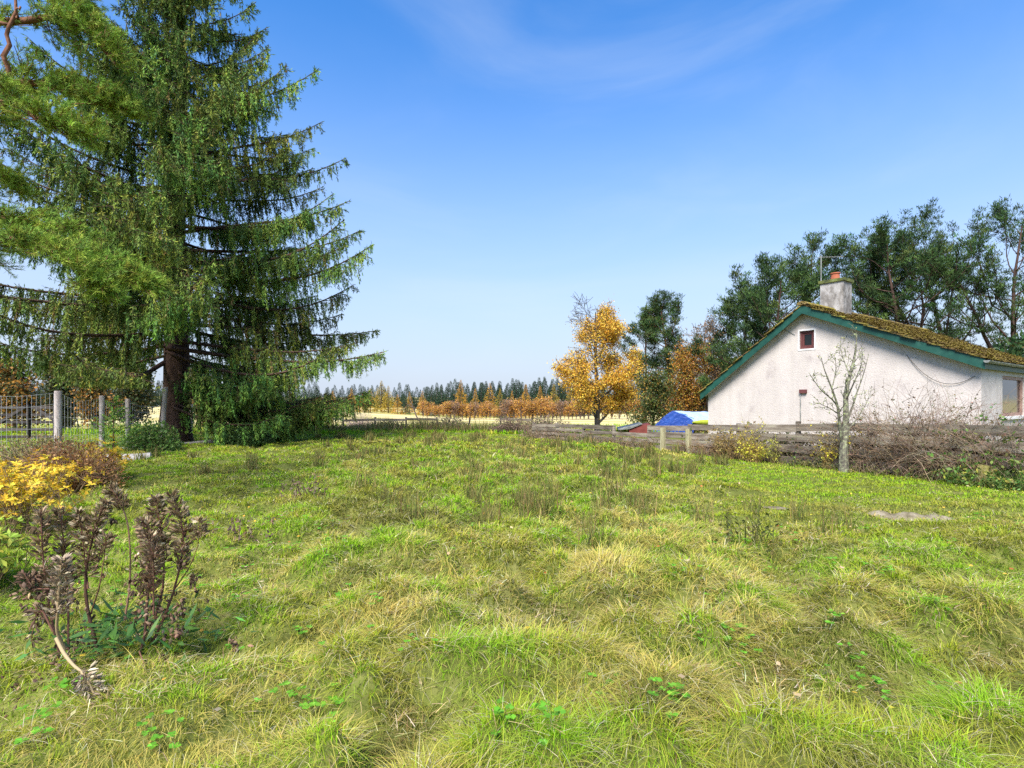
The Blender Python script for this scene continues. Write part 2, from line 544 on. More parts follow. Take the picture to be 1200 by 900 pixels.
def field_cols(x, y, n, bias=0.0):
    a = .55 * fbm(x * .45 + 5, y * .45 + 2) + .45 * vnoise(x * 2.9 + 13, y * 3.3 + 5) + rg.normal(0, .06, n)      # straw patches
    b = .55 * fbm(x * .9 + 50, y * .8 + 20) + .45 * vnoise(x * 3.4 + 90, y * 3.9 + 45) + rg.normal(0, .06, n)      # lush against olive
    c = G_YEL[None] * np.ones((n, 1))
    wl = sstep(.39, .54, b)[:, None]; c = c * (1 - wl) + G_LUSH * wl
    wo_ = sstep(.46, .34, b)[:, None] * .8; c = c * (1 - wo_) + G_OLIVE * wo_
    ws = (sstep(.54, .70, a + bias) * .85)[:, None]; c = c * (1 - ws) + G_STRAW * ws
    # dark olive and brown thatch, with shade painted into the hollows between tussocks
    tk = vnoise(x * 2.3 + 3.1, y * 2.7 + 9.7) * 0.6 + vnoise(x * 5.1 + 40, y * 5.9 + 11) * 0.4 + rg.normal(0, .05, n)
    wd = (sstep(.47, .30, tk) * tussock(x, y) * .8)[:, None]
    c = c * (1 - wd) + np.array([.15, .13, .045]) * wd
    cl_ = vnoise(x * 1.5 + 77, y * 2.0 + 31) + rg.normal(0, .05, n)
    wc = (sstep(.72, .86, cl_) * (.25 + .75 * tussock(x, y)) * .8)[:, None]
    c = c * (1 - wc) + np.array([.13, .15, .035]) * wc
    # rusty, thin grass round the bare patch by the fence
    q = np.exp(-(((x - 5.4) / 1.9) ** 2 + ((y - 8.0) / 0.75) ** 2))[:, None] * .8
    c = c * (1 - q) + G_RUST * q
    return .90 * c * np.exp(rg.normal(0, .17, (n, 1))) * np.exp(rg.normal(0, .07, (n, 3)))


def bare_patch(x, y):
    d = ((x - 5.55) / 0.55) ** 2 + ((y - 7.6) / 0.28) ** 2 + 2.0 * (fbm(x * 3, y * 3) - .5)
    e = ((x - 4.0) / 0.25) ** 2 + ((y - 8.3) / 0.08) ** 2 + 1.3 * (fbm(x * 3 + 9, y * 3) - .5)
    return np.minimum(d, e)


mb = MB()
# 1. long lax tussock blades, combed downhill off the mounds
n = 430000
x, y = sample_xy(n, 1.9, 31, 4.5)
r = tussock(x, y); h = mound(x, y)
e = 0.06
gxh = (mound(x + e, y) - mound(x - e, y)) / (2 * e); gyh = (mound(x, y + e) - mound(x, y - e)) / (2 * e)
flow = 6.28 * vnoise(x * .22 + 70, y * .22 + 3) * 1.2 - 2.2
slope = np.hypot(gxh, gyh)
ang = np.arctan2(-gyh - .10 * np.sin(flow), -gxh - .10 * np.cos(flow)) + rg.normal(0, .55, n)
keep = (rg.random(n) < (.02 + .98 * r) * (.30 + .70 * sstep(.0, .10, h))) & (bare_patch(x, y) > 1) & (fence_side(x, y) < .1)
x, y, r, h, ang, slope = [a[keep] for a in (x, y, r, h, ang, slope)]
n = len(x)
L = (0.06 + 0.11 * r * rg.random(n) ** .9 + .035 * rg.random(n)) * (.8 + .5 * sstep(.03, .13, h))
W = np.maximum(.0027, .0012 * y) * (.6 + .7 * rg.random(n))
th0 = np.abs(rg.normal(.75, .36, n)); th1 = np.clip(rg.normal(2.05, .40, n), .8, 2.8)
c = field_cols(x, y, n, .06 * sstep(.05, .15, h))
tip = c * .55 + G_STRAW * .45 * np.exp(rg.normal(0, .2, (n, 1)))
dead = rg.random(n) < .11
c[dead] = G_PALE * np.exp(rg.normal(-.25, .25, (dead.sum(), 1))); tip[dead] = c[dead]
blades(mb, x, y, gz(x, y) - .01, ang, L, W, th0, th1, c, tip, 4)
# 2. short fine turf everywhere between
n = 560000
x, y = sample_xy(n, 1.9, 33, 5.0)
keep = (bare_patch(x, y) + .55 * rg.normal(0, 1, n) > .75) & (fence_side(x, y) < .3)
x, y = x[keep], y[keep]; n = len(x)
r = tussock(x, y)
L = (.035 + .065 * rg.random(n)) * (1 - .45 * (1 - r)) * (1 + .008 * y)
W = np.maximum(.0032, .0015 * y) * (.7 + .7 * rg.random(n))
c = field_cols(x, y, n, -.09)
k = (1 - r)[:, None] * .35
c = c * (1 - k) + (G_LUSH * .62 + G_YEL * .30) * np.exp(rg.normal(0, .2, (n, 1))) * k
blades(mb, x, y, gz(x, y) - .008, rg.random(n) * 6.283, L, W, np.abs(rg.normal(.3, .25, n)), rg.normal(1.05, .45, n), c, c * .8 + G_STRAW * .2, 2)
# 2b. dead thatch lying between and over the tussocks
n = 90000
x, y = sample_xy(n, 1.9, 16, 3.5)
keep = (rg.random(n) < tussock(x, y) * (.25 + .9 * sstep(.45, .7, vnoise(x * 1.9 + 8, y * 2.3 + 60)))) & (fence_side(x, y) < -.3)
x, y = x[keep], y[keep]; n = len(x)
c = pick(rg, [[.52, .43, .20], [.36, .27, .11], [.22, .16, .07], [.60, .54, .36]], [4, 3, 2, 1.5], n)
blades(mb, x, y, gz(x, y) + .01 + .05 * rg.random(n), rg.random(n) * 6.283, rg.uniform(.05, .15, n), np.maximum(.0026, .0012 * y), rg.normal(1.35, .2, n), rg.normal(1.8, .25, n), c, c, 2)
# 3. far end beyond the crest, and the pasture left of the wire fence
n = 60000
y = 27 + 40 * rg.random(n) ** 1.6; x = (rg.random(n) * 2 - 1) * y * 1.0
keep = fence_side(x, y) < 40; x, y = x[keep], y[keep]; n = len(x)
c = field_cols(x, y, n, -.02)
blades(mb, x, y, base_z(x, y), rg.random(n) * 6.283, .12 + .22 * rg.random(n), .05 + .03 * rg.random(n), np.abs(rg.normal(.3, .2, n)), rg.normal(1.0, .4, n), c, c, 2)
tag(mb.build('grass', M_GRASS), 'long yellow green meadow grass with straw tips in rough tussocks', 'grass', kind='stuff')

# rushes and taller upright stems in the wetter middle of the meadow
mb = MB()
n = 1500
x, y = sample_xy(n, 4.0, 24, 60)
u = x / y
keep = (fbm(x * .4 + 2, y * .4 + 8) + .12 * np.exp(-((u - .05) / .3) ** 2) > .55 + .25 * sstep(.18, .45, np.abs(u - .02)) + .05 * rg.normal(0, 1, len(x))) & (fence_side(x, y) < -1.5)
x, y = x[keep], y[keep]
m_ = 52
X = np.repeat(x, m_) + rg.normal(0, .075, len(x) * m_); Y = np.repeat(y, m_) + rg.normal(0, .075, len(x) * m_)
n = len(X)
c = pick(rg, [[.10, .15, .035], [.17, .18, .05], [.30, .23, .09]], [3, 3, 2], n)
blades(mb, X, Y, gz(X, Y) - .01, rg.random(n) * 6.283, .20 + .30 * rg.random(n) * np.repeat(.6 + .8 * rg.random(len(x)), m_) * np.interp(Y, [6, 18], [1, .6]), np.maximum(.004, .0013 * Y), np.abs(rg.normal(.18, .16, n)), np.abs(rg.normal(.5, .35, n)), c, c * .7 + G_RUST * .3, 3)
tag(mb.build('rushes', M_GRASS), 'dark upright rushes standing in the middle of the meadow', 'rushes', kind='stuff')

# creeping clover / buttercup leaves among the grass, near the camera
mb = MB()
n = 260
x, y = sample_xy(n, 2.2, 7, 4)
keep = (fbm(x * .8 + 3, y * .8) > .5) | ((x < -.9) & (rg.random(n) < .5)); x, y = x[keep], y[keep]
for q in range(5):
    xx = x + rg.normal(0, .06, len(x)); yy = y + rg.normal(0, .05, len(x)); zz = gz(xx, yy) + .05 + .06 * rg.random(len(x))
    for k in range(5):
        a = k * 1.2566 + rg.random(len(x)) * .5
        d = np.stack([np.cos(a), np.sin(a), .12 + 0 * a], 1)
        s_ = .012 + .016 * rg.random(len(x))
        cards(mb, np.stack([xx, yy, zz], 1), d, s_ * 1.25, s_, rg, jit(rg, [.13, .33, .03], len(x), .2, .08), side=np.array([0, 0, 1.]) + rg.normal(0, .25, (len(x), 3)), mid=.6)
tag(mb.build('clover', M_GRASS), 'bright green clover and buttercup leaves among the near grass', 'clover', kind='stuff')

# fallen leaves
mb = MB()
n = 900
x, y = sample_xy(n, 2.3, 20, 9)
keep = fence_side(x, y) < -.2; x, y = x[keep], y[keep]; n = len(x)
d = rg.normal(size=(n, 3)) * [1, 1, .25]
s_ = .02 + .025 * rg.random(n) + .001 * y
cards(mb, np.stack([x, y, gz(x, y) + .06 + .05 * rg.random(n) * tussock(x, y)], 1), d, s_, s_ * .8, rg, pick(rg, [[.42, .32, .19], [.5, .3, .05], [.6, .42, .05], [.3, .1, .03]], [6, 2, 2, .6], n), side=np.array([0, 0, 1.]) + rg.normal(0, .4, (n, 3)), mid=.55)
tag(mb.build('leaf_litter', M_DRY), 'fallen pale birch leaves scattered over the grass', 'leaves', kind='stuff')
# bare earth
mb = MB()
gxx, gyy = np.meshgrid(np.linspace(3.2, 6.8, 90), np.linspace(6.9, 8.9, 60))
ok = (bare_patch(gxx, gyy) < 1.25)
okq = ok[:-1, :-1] & ok[1:, 1:] & ok[1:, :-1] & ok[:-1, 1:]
i0 = (np.arange(59)[:, None] * 90 + np.arange(89)[None]); i0 = i0[okq]
mb.add(np.stack([gxx.ravel(), gyy.ravel(), (gz(gxx, gyy) + .006).ravel()], 1), np.stack([i0, i0 + 1, i0 + 91, i0 + 90], 1))
M_EARTH = mat_noise('bare_earth', [(0.3, (0.10, 0.085, 0.05)), (0.5, (0.19, 0.16, 0.105)), (0.7, (0.30, 0.26, 0.19))], (1, 1, 1), 9, rough=1, bump=.7, bscale=30, spec=.05)
tag(mb.build('bare_earth', M_EARTH, smooth=True, color=False), 'small patch of bare grey earth in the grass near the boarded fence', 'ground', kind='structure')

# ------------------------------------------------------------------ cottage
M_HARL = mat_noise('roughcast_wall', [(0.28, (0.42, 0.37, 0.345)), (0.42, (0.54, 0.485, 0.445)), (0.62, (0.575, 0.52, 0.475)), (0.78, (0.50, 0.45, 0.42))], (1, 1, 1), 2.2, detail=10, rough=0.95, bump=0.35, bscale=26, spec=0.1, dist=0.03, streak=.09)
M_GREEN = mat_noise('green_paint', [(0.3, (0.008, 0.048, 0.036)), (0.55, (0.013, 0.076, 0.055)), (0.75, (0.035, 0.105, 0.08))], (1, 1, 1), 3, rough=0.5, spec=0.4)
M_MOSS = mat_noise('mossy_tiles', [(0.30, (0.055, 0.042, 0.03)), (0.45, (0.15, 0.105, 0.045)), (0.58, (0.23, 0.18, 0.045)), (0.74, (0.25, 0.25, 0.045))], (1, 1, 1), 2.6, detail=9, rough=1, bump=1.0, bscale=18, spec=.05, dist=.06, use_tint=True)
M_STONE = mat_noise('chimney_render', [(0.3, (0.10, 0.09, 0.08)), (0.46, (0.24, 0.22, 0.20)), (0.58, (0.36, 0.34, 0.32)), (0.7, (0.46, 0.44, 0.42))], (1, 1, .6), 4, rough=.95, bump=.8, bscale=14, dist=.03)
M_TERRA = mat_noise('terracotta', [(0.3, (0.28, 0.08, 0.045)), (0.7, (0.45, 0.15, 0.08))], (1, 1, 1), 6, rough=.85)
M_BROWN = mat_noise('brown_frame', [(0.3, (0.09, 0.03, 0.03)), (0.7, (0.16, 0.06, 0.055))], (1, 1, 1), 5, rough=.6)
M_TAN = mat_noise('tan_frame', [(0.3, (0.26, 0.15, 0.12)), (0.7, (0.40, 0.26, 0.21))], (1, 1, 1), 5, rough=.6)
M_WHITE = mat_noise('white_paint', [(0.3, (0.62, 0.60, 0.58)), (0.7, (0.78, 0.76, 0.74))], (1, 1, 1), 4, rough=.7)
M_GLASS = mat_plain('window_glass', (0.012, 0.016, 0.016), 0.12, 0.35)
M_ROOM = mat_plain('dark_interior', (0.02, 0.02, 0.02), 0.9, 0.1)
M_GUTTER = mat_noise('gutter_plastic', [(0.3, (0.10, 0.11, 0.10)), (0.7, (0.34, 0.35, 0.33))], (1, 1, 1), 5, rough=.5)
M_BLACK = mat_plain('black_cable', (0.02, 0.02, 0.02), 0.6, 0.3)

sdir = nrm(np.array([1.355, 1.0, 0])); gdir = np.array([-sdir[1], sdir[0], 0])        # along the side wall; along the gable (leftwards)
Zv = np.array([0, 0, 1.0])
H0 = np.array([12.03, 14.0, 0.0])                      # near right corner of the gable wall
rg = np.random.default_rng(21)


def HP(u, v, z):
    """house point: u along gable, v along side wall, z up"""
    return H0 + gdir * u + sdir * v + Zv * z


UL, UR_ = 7.93, 4.36         # gable width, ridge position
ZR, ZRE, ZLE = 4.62, 2.70, 1.98
DEP = 10.5
house = empty('cottage', HP(4, 5, 0), 'white harled cottage with green bargeboards and a mossy tiled roof', 'house')
mb = MB()
gp = [HP(0, 0, -.4), HP(UL, 0, -.4), HP(UL, 0, ZLE), HP(UR_, 0, ZR), HP(0, 0, ZRE)]
# gable wall with a real opening for the small window
wu0, wu1, wz0, wz1 = 4.14, 4.56, 3.36, 3.93
uc = at(945.5, 398, 1)[0]
# window centre on the gable plane
dep_w = (H0[0] - uc * H0[1]) / (uc * gdir[1] - gdir[0]); ucen = dep_w; ydep = H0[1] + gdir[1] * ucen
zc_w = CZ - (398 - HY) / FPX * ydep
wu0, wu1, wz0, wz1 = ucen - .23, ucen + .23, zc_w - .29, zc_w + .29


def gtop(u):
    return ZRE + (ZR - ZRE) * u / UR_ if u <= UR_ else ZR + (ZLE - ZR) * (u - UR_) / (UL - UR_)


def pane_quad(mb, us, zs, v=0.0, m=0):
    pass


T = sdir * 0.3
for poly in ([(0, -.4), (wu0, -.4), (wu0, gtop(wu0)), (0, ZRE)],
             [(wu0, -.4), (wu1, -.4), (wu1, wz0), (wu0, wz0)],
             [(wu0, wz1), (wu1, wz1), (wu1, gtop(wu1))] + ([(UR_, ZR)] if wu0 < UR_ < wu1 else []) + [(wu0, gtop(wu0))],
             [(wu1, -.4), (UL, -.4), (UL, ZLE)] + ([(UR_, ZR)] if wu1 < UR_ else []) + [(wu1, gtop(wu1))]):
    prism(mb, [HP(u, 0, z) for u, z in poly], T)
# side wall (right) with window opening, back walls
v0, v1, sz0, sz1 = 2.0, 4.4, 1.22, 2.36
Tn = gdir * 0.3
for poly in ([(0.302, -.4), (v0, -.4), (v0, ZRE - .02), (0.302, ZRE - .02)], [(v0, -.4), (v1, -.4), (v1, sz0), (v0, sz0)],
             [(v0, sz1), (v1, sz1), (v1, ZRE - .02), (v0, ZRE - .02)], [(v1, -.4), (DEP - .3, -.4), (DEP - .3, ZRE - .02), (v1, ZRE - .02)]):
    prism(mb, [HP(0, v, z) for v, z in poly], Tn)
prism(mb, [HP(UL, v, z) for v, z in ((.302, -.4), (DEP - .3, -.4), (DEP - .3, ZLE - .02), (.302, ZLE - .02))], -Tn)
prism(mb, [HP(u, DEP, z) for u, z in ((0, -.4), (UL, -.4), (UL, ZLE), (UR_, ZR), (0, ZRE))], -T)
mb.build('wall', M_HARL, house, color=False)

# roof: two slopes of overlapping tile courses, ragged at the verge
roof = None
mb = MB()
slope_r = np.array([0, ZRE - ZR]);
OV = 0.34                                             # verge overhang towards us


def slope(mb, u_top, z_top, u_bot, z_bot, ncourse, ext, ntile):
    du, dz = u_bot - u_top, z_bot - z_top
    Ls = math.hypot(du, dz); eu, ez = du / Ls, dz / Ls
    nu, nz_ = (-ez * np.sign(du) * 1, abs(eu)) if du > 0 else (ez, -eu)
    nu, nz_ = (ez * -1, eu) if eu > 0 else (ez, -eu)
    tot = Ls + ext; cl = tot / ncourse
    V = DEP + 2 * OV; tw = V / ntile
    for k in range(ncourse):
        for j in range(ntile):
            a0 = k * cl - .02; a1 = (k + 1) * cl + .045 + rg.normal(0, .006)
            w0 = -OV + j * tw + .006; w1 = w0 + tw - .012
            if j == 0:
                w0 += rg.normal(0, .025)
            l0 = .035 + rg.normal(0, .004); l1 = .075 + rg.normal(0, .009)
            sag = -.05 * math.sin(math.pi * (k + .5) / ncourse) * (1 if du < 0 else .3)
            P4 = []
            for (aa, ll) in ((a0, l0), (a1, l1)):
                for ww in (w0, w1):
                    P4.append(HP(u_top + eu * aa + nu * (ll + sag), ww, z_top + ez * aa + nz_ * (ll + sag)))
            p = [P4[0], P4[1], P4[3], P4[2]]
            c = np.clip(np.exp(rg.normal(0, .16)) * np.array([1, 1 + rg.normal(0, .06), 1]), .4, 1.7)
            prism(mb, p, -Zv * .035, c)


slope(mb, UR_, ZR + .06, 0, ZRE + .06, 15, .17, 44)
slope(mb, UR_, ZR + .06, UL, ZLE + .06, 13, .20, 44)
for k in range(26):                                    # half-round ridge tiles
    v = -OV + k * (DEP + 2 * OV) / 26
    an = np.linspace(0, np.pi, 7)
    w = (DEP + 2 * OV) / 26 - .012
    dzr = rg.normal(0, .008)
    r0 = [HP(UR_ + .15 * math.cos(a), v, ZR + .075 + .12 * math.sin(a) + dzr) for a in an]
    prism(mb, r0, sdir * w, np.array([1.1, 1.1, 1.0]) * np.exp(rg.normal(0, .12)))
# moss cushions on the tiles
N = 5200
t = rg.random(N); vv = -OV + (DEP + 2 * OV) * rg.random(N) ** 1.3
uu = UR_ * (1 - t * 1.08); zz = ZR + (ZRE - ZR) * t * 1.08 + .14 - .05 * np.sin(np.pi * t)
pp = H0 + gdir * uu[:, None] + sdir * vv[:, None] + Zv * zz[:, None]
for k in range(5):
    a = k * 1.2566
    d = sdir * math.cos(a) + gdir * math.sin(a) * .9 + Zv * .35
    cards(mb, pp + rg.normal(0, .02, (N, 3)), d, (.025 + .035 * rg.random(N)), .04, rg, jit(rg, [1.15, 1.25, .8], N, .2, .08), side=Zv + rg.normal(0, .3, (N, 3)), mid=.5)
roof = mb.build('roof', M_MOSS, house)
# bargeboards, with a soffit behind
mb = MB()
def barge(u0, z0, u1, z1, dep, vv, th):
    a = HP(u0, vv, z0); b = HP(u1, vv, z1)
    dd = Zv * -dep
    prism(mb, [a, b, b + dd, a + dd], sdir * th)
EXR, EXL = .15, .18
lr = math.hypot(UR_, ZR - ZRE); ll = math.hypot(UL - UR_, ZR - ZLE)
ure, zre = -UR_ / lr * EXR, ZRE - (ZR - ZRE) / lr * EXR
ule, zle = UL + (UL - UR_) / ll * EXL, ZLE - (ZR - ZLE) / ll * EXL
barge(UR_, ZR + .07, ure, zre + .07, .26, -OV + .05, .035)
barge(UR_, ZR + .07, ule, zle + .07, .25, -OV + .05, .035)
mb.build('bargeboard', M_GREEN, house, color=False)
mb = MB()
prism(mb, [HP(UR_, -OV + .09, ZR - .05), HP(ure + .05, -OV + .09, zre - .05), HP(ure + .05, -OV + .09, zre - .03), HP(UR_, -OV + .09, ZR - .03)], sdir * (OV - .1))
prism(mb, [HP(UR_, -OV + .09, ZR - .05), HP(ule - .05, -OV + .09, zle - .05), HP(ule - .05, -OV + .09, zle - .03), HP(UR_, -OV + .09, ZR - .03)], sdir * (OV - .1))
mb.build('soffit', M_WHITE, house, color=False)
# eaves fascia and gutter along the side wall
mb = MB()
prism(mb, [HP(ure + .06, -OV + .09, zre - .17), HP(ure + .03, -OV + .09, zre - .17), HP(ure + .03, -OV + .09, zre + .05), HP(ure + .06, -OV + .09, zre + .05)], sdir * (DEP + 2 * OV - .12))
mb.build('fascia', M_GREEN, house, color=False)
mb = MB()
an = np.linspace(np.pi, 2 * np.pi, 8)
outer = [(ure - .05 + .065 * math.cos(a), zre + .03 + .065 * math.sin(a)) for a in an]
inner = [(ure - .05 + .055 * math.cos(a), zre + .03 + .055 * math.sin(a)) for a in an[::-1]]
prism(mb, [HP(u, -OV - .02, z) for u, z in outer + inner], sdir * (DEP + 2 * OV))
prism(mb, [HP(u, -OV - .03, z) for u, z in outer], sdir * .012)
mb.build('gutter', M_GUTTER, house, color=False)
# small gable window
mb = MB()
def bar(mb, u0, z0, u1, z1, v, th):
    prism(mb, [HP(u0, v, z0), HP(u1, v, z0), HP(u1, v, z1), HP(u0, v, z1)], sdir * th)
f_ = .07
for a in ((wu0, wz0, wu0 + f_, wz1), (wu1 - f_, wz0, wu1, wz1), (wu0 + f_, wz0, wu1 - f_, wz0 + f_), (wu0 + f_, wz1 - f_, wu1 - f_, wz1)):
    bar(mb, *a, .05, .08)
g_ = f_ + .045
for a in ((wu0 + f_, wz0 + f_, wu0 + g_, wz1 - f_), (wu1 - g_, wz0 + f_, wu1 - f_, wz1 - f_), (wu0 + g_, wz0 + f_, wu1 - g_, wz0 + g_), (wu0 + g_, wz1 - g_, wu1 - g_, wz1 - f_)):
    bar(mb, *a, .075, .045)
win = mb.build('window', M_BROWN, house, color=False)
mb = MB(); bar(mb, wu0 + g_, wz0 + g_, wu1 - g_, wz1 - g_, .1, .006); mb.build('pane', M_GLASS, win, color=False)
mb = MB(); s_ = .05
for a in ((wu0 - s_, wz0 - s_, wu0, wz1 + s_), (wu1, wz0 - s_, wu1 + s_, wz1 + s_), (wu0, wz1, wu1, wz1 + s_), (wu0, wz0 - s_, wu1, wz0)):
    bar(mb, *a, -.012, .03)
mb.build('surround', M_WHITE, win, color=False)
# side window
mb = MB()
def sbar(mb, va, za, vb, zb, u, th):
    prism(mb, [HP(u, va, za), HP(u, vb, za), HP(u, vb, zb), HP(u, va, zb)], gdir * th)
f_ = .09
for a in ((v0, sz0, v0 + f_, sz1), (v1 - f_, sz0, v1, sz1), (v0 + f_, sz0, v1 - f_, sz0 + f_), (v0 + f_, sz1 - f_, v1 - f_, sz1)):
    sbar(mb, *a, .03, .09)
win2 = mb.build('window', M_TAN, house, color=False)
mb = MB(); sbar(mb, v0 + f_, sz0 + f_, v1 - f_, sz1 - f_, .08, .006); mb.build('pane', M_GLASS, win2, color=False)
mb = MB(); sbar(mb, v0 - .1, sz0 - .09, v1 + .1, sz0 - .004, -.06, .16); mb.build('sill', M_WHITE, win2, color=False)
# chimney on the ridge
mb = MB()
vch = 2.04
cu0, cu1, cv0, cv1 = UR_ - .38, UR_ + .36, vch - .30, vch + .34
prism(mb, [HP(cu0, cv0, ZR - .3), HP(cu1, cv0, ZR - .3), HP(cu1, cv1, ZR - .3), HP(cu0, cv1, ZR - .3)], Zv * 1.36)
ch = mb.build('chimney', M_STONE, house, color=False)
mb = MB()
e = .05; zt = ZR + 1.06
prism(mb, [HP(cu0 - e, cv0 - e, zt), HP(cu1 + e, cv0 - e, zt), HP(cu1 + e, cv1 + e, zt), HP(cu0 - e, cv1 + e, zt)], Zv * .10)
mb.build('cope', mat_noise('mossy_stone', [(0.35, (0.05, 0.06, 0.03)), (0.6, (0.16, 0.18, 0.05)), (0.8, (0.25, 0.25, 0.2))], (1, 1, 1), 5, rough=1, bump=.7), ch, color=False)
mb = MB()
tube(mb, [HP(UR_, vch, zt + .09), HP(UR_, vch, zt + .2), HP(UR_, vch, zt + .32), HP(UR_, vch, zt + .325), HP(UR_, vch, zt + .36)], [.15, .14, .13, .155, .155], 14)
mb.build('chimney_pot', M_TERRA, ch, color=False, smooth=False)
# aerial mast strapped to the chimney
mb = MB()
am = HP(cu1 + .06, vch - .1, ZR - .25)
tube(mb, [am, am + Zv * 2.35], [.022, .018], 6)
tp = am + Zv * 2.28
bm = nrm(np.array([1, -.12, 0]))
sticks(mb, tp - bm * .1, tp + bm * .75, .014, .012, 5)
for k in range(8):
    c_ = tp + bm * (.05 + k * .09)
    sd_ = np.array([.12, 1, 0])
    sticks(mb, c_ - sd_ * (.18 - .008 * k), c_ + sd_ * (.18 - .008 * k), .006, .006, 4)
sticks(mb, am + Zv * .3, HP(cu1 - .02, vch - .1, ZR + .35), .015, .015, 5)
sticks(mb, am + Zv * .75, HP(cu1 - .02, vch - .1, ZR + .8), .015, .015, 5)
mb.build('aerial', M_GUTTER, ch, color=False)
# wall box (no lamp in it) with conduit, slack cable, downpipe at the corner
mb = MB()
ub = (H0[0] - (941 - 600) / FPX * H0[1]) / ((941 - 600) / FPX * gdir[1] - gdir[0]); yb = H0[1] + gdir[1] * ub
zb = CZ - (459 - HY) / FPX * yb
bar(mb, ub - .13, zb - .05, ub + .09, zb + .07, -.075, .073)
bx = mb.build('wall_box', M_BROWN, house, color=False)
mb = MB(); tube(mb, [HP(ub + .07, -.02, zb - .05), HP(ub + .07, -.02, -.3)], .014, 6); mb.build('conduit', M_GUTTER, bx, color=False)
mb = MB()
tt = np.linspace(0, 1, 22)
ua, ub2 = 1.62, .12
pts = [HP(ua + (ub2 - ua) * t, -.03 - .02 * math.sin(3.1 * t), (2.62 + .45 - .12) * (1 - t) + 2.30 * t - .62 * 4 * t * (1 - t) * .75) for t in tt]
tube(mb, pts, .007, 5)
mb.build('cable', M_BLACK, house, color=False)
mb = MB(); pts = [HP(wu1 + .85, -.02, wz1 + .42), HP(wu1 + .5, -.02, wz1 + .12), HP(wu1 + .14, -.02, wz1 - .1)]; tube(mb, pts, .009, 5); mb.build('cable', M_GUTTER, house, color=False)

# ------------------------------------------------------------------ weathered boarded fence along the right
rg = np.random.default_rng(31)
fd = nrm(np.append(FB - FA, 0.0)); flen = float(np.linalg.norm(FB - FA))


def FPt(s, z=0.0, off=0.0):
    n_ = np.array([fd[1], -fd[0], 0])
    p = np.array([FA[0], FA[1], 0]) + fd * s + n_ * off
    return p + Zv * z


def ftop(s):
    p = FPt(s); return np.interp(p[1], [9.5, 12.9, 16.8, 18.9, 22, 25.5], [1.20, 1.14, .90, .78, .70, .62])


fence = empty('board_fence', FPt(6), 'weathered grey horizontal board fence running along the right of the meadow', 'fence')
post_s = np.concatenate([np.arange(-1.7, 18.6, 1.72)])
for s in post_s:
    mb = MB(); h_ = ftop(s) + rg.uniform(0, .06)
    box(mb, FPt(s, (h_ - .4) / 2, .07), frame_dir(Zv + fd * rg.normal(0, .015), fd), [(h_ + .4) / 2, .055, .05], bev=.012)
    mb.build('post', M_WOOD_GREY, fence, color=False)
for i in range(len(post_s) - 1):
    s0, s1 = post_s[i], post_s[i + 1]
    hh = (ftop(s0) + ftop(s1)) / 2
    for k in range(4):
        zf = (.13 + .26 * k) * hh
        bw = .094 * hh + rg.normal(0, .006)
        if i in (7,) and k == 3: continue
        z0 = zf + rg.normal(0, .02); z1 = zf + rg.normal(0, .02)
        hh0, hh1 = ftop(s0) / hh, ftop(s1) / hh
        a = FPt(s0 + .005, z0 * hh0, rg.normal(0, .006)); b = FPt(s1 - .005, z1 * hh1, rg.normal(0, .006))
        mb = MB()
        ax = frame_dir(b - a)
        L_ = np.linalg.norm(b - a) / 2
        box(mb, (a + b) / 2, ax, [L_, .011, bw], bev=.004)
        o = mb.build('board', M_WOOD_GREY, fence, color=False)
# paler lichen covered posts of the little gate
for px in (778.5, 808.5):
    s = None
    for q in np.linspace(0, 18, 1500):
        p = FPt(q)
        if 600 + FPX * p[0] / p[1] <= px:
            s = q; break
    mb = MB(); box(mb, FPt(s, .30, -.05), frame_dir(Zv, fd), [.48, .085, .07], bev=.015)
    tag(mb.build('post', M_WOOD_LICHEN, fence, color=False), 'thicker yellow lichened gate post')

# ------------------------------------------------------------------ post and wire fence on the left
wf = empty('wire_fence', (-13.9, 18.5, 0), 'tall square mesh wire fence on pale timber posts beside the big spruce', 'fence')
WP = [(-12.75, 12.0, 1.95, .09), (-13.3, 16.0, 1.95, .10), (-13.9, 18.5, 1.84, .085), (-14.4, 20.5, 1.74, .085), (-14.95, 23.2, 1.55, .10), (-15.6, 26.5, 1.5, .09)]
for i, (x, y, h_, r_) in enumerate(WP):
    mb = MB(); lean = np.array([(.02, .01, 0), (0.004, 0, 0), (0.01, 0, 0), (-.012, 0, 0), (.10, 0, 0), (.02, 0, 0)][i])
    zs = np.array([-.4, .4, 1.0, h_ - .02, h_])
    tube(mb, np.array([[x, y, 0]]) + zs[:, None] * (Zv + lean), [r_, r_, r_, r_ * .98, r_ * .85], 10, rough=.05, rng=rg)
    mb.build('post', M_WOOD_POST, wf, color=False, smooth=True)
for i in range(len(WP) - 1):
    mb = MB()
    a = np.array(WP[i][:2] + (0,)); b = np.array(WP[i + 1][:2] + (0,)); ha, hb = WP[i][2], WP[i + 1][2]
    Lb = np.linalg.norm(b - a); nn = max(4, int(Lb / .17)); tt = np.linspace(0, 1, nn + 1)
    sag = .13 * 4 * tt * (1 - tt)
    rows = np.array([.06, .2, .34, .49, .65, .83, 1.0])
    def W_(t, k):
        top = (ha - .06) * (1 - t) + (hb - .06) * t - .16 * 4 * t * (1 - t) * (1 if i else .7)
        return a + (b - a) * t + Zv * (top * rows[k] + .012 * math.sin(9 * t + k + i))
    for k in range(7):
        P_ = np.array([W_(t, k) for t in tt]); sticks(mb, P_[:-1], P_[1:], .0042, .0042, 4)
    for t in tt:
        P_ = np.array([W_(t, k) for k in range(7)]); sticks(mb, P_[:-1], P_[1:], .0036, .0036, 4)
    mb.build('wire_mesh', M_WIRE, wf, color=False)
tag(wf, None)
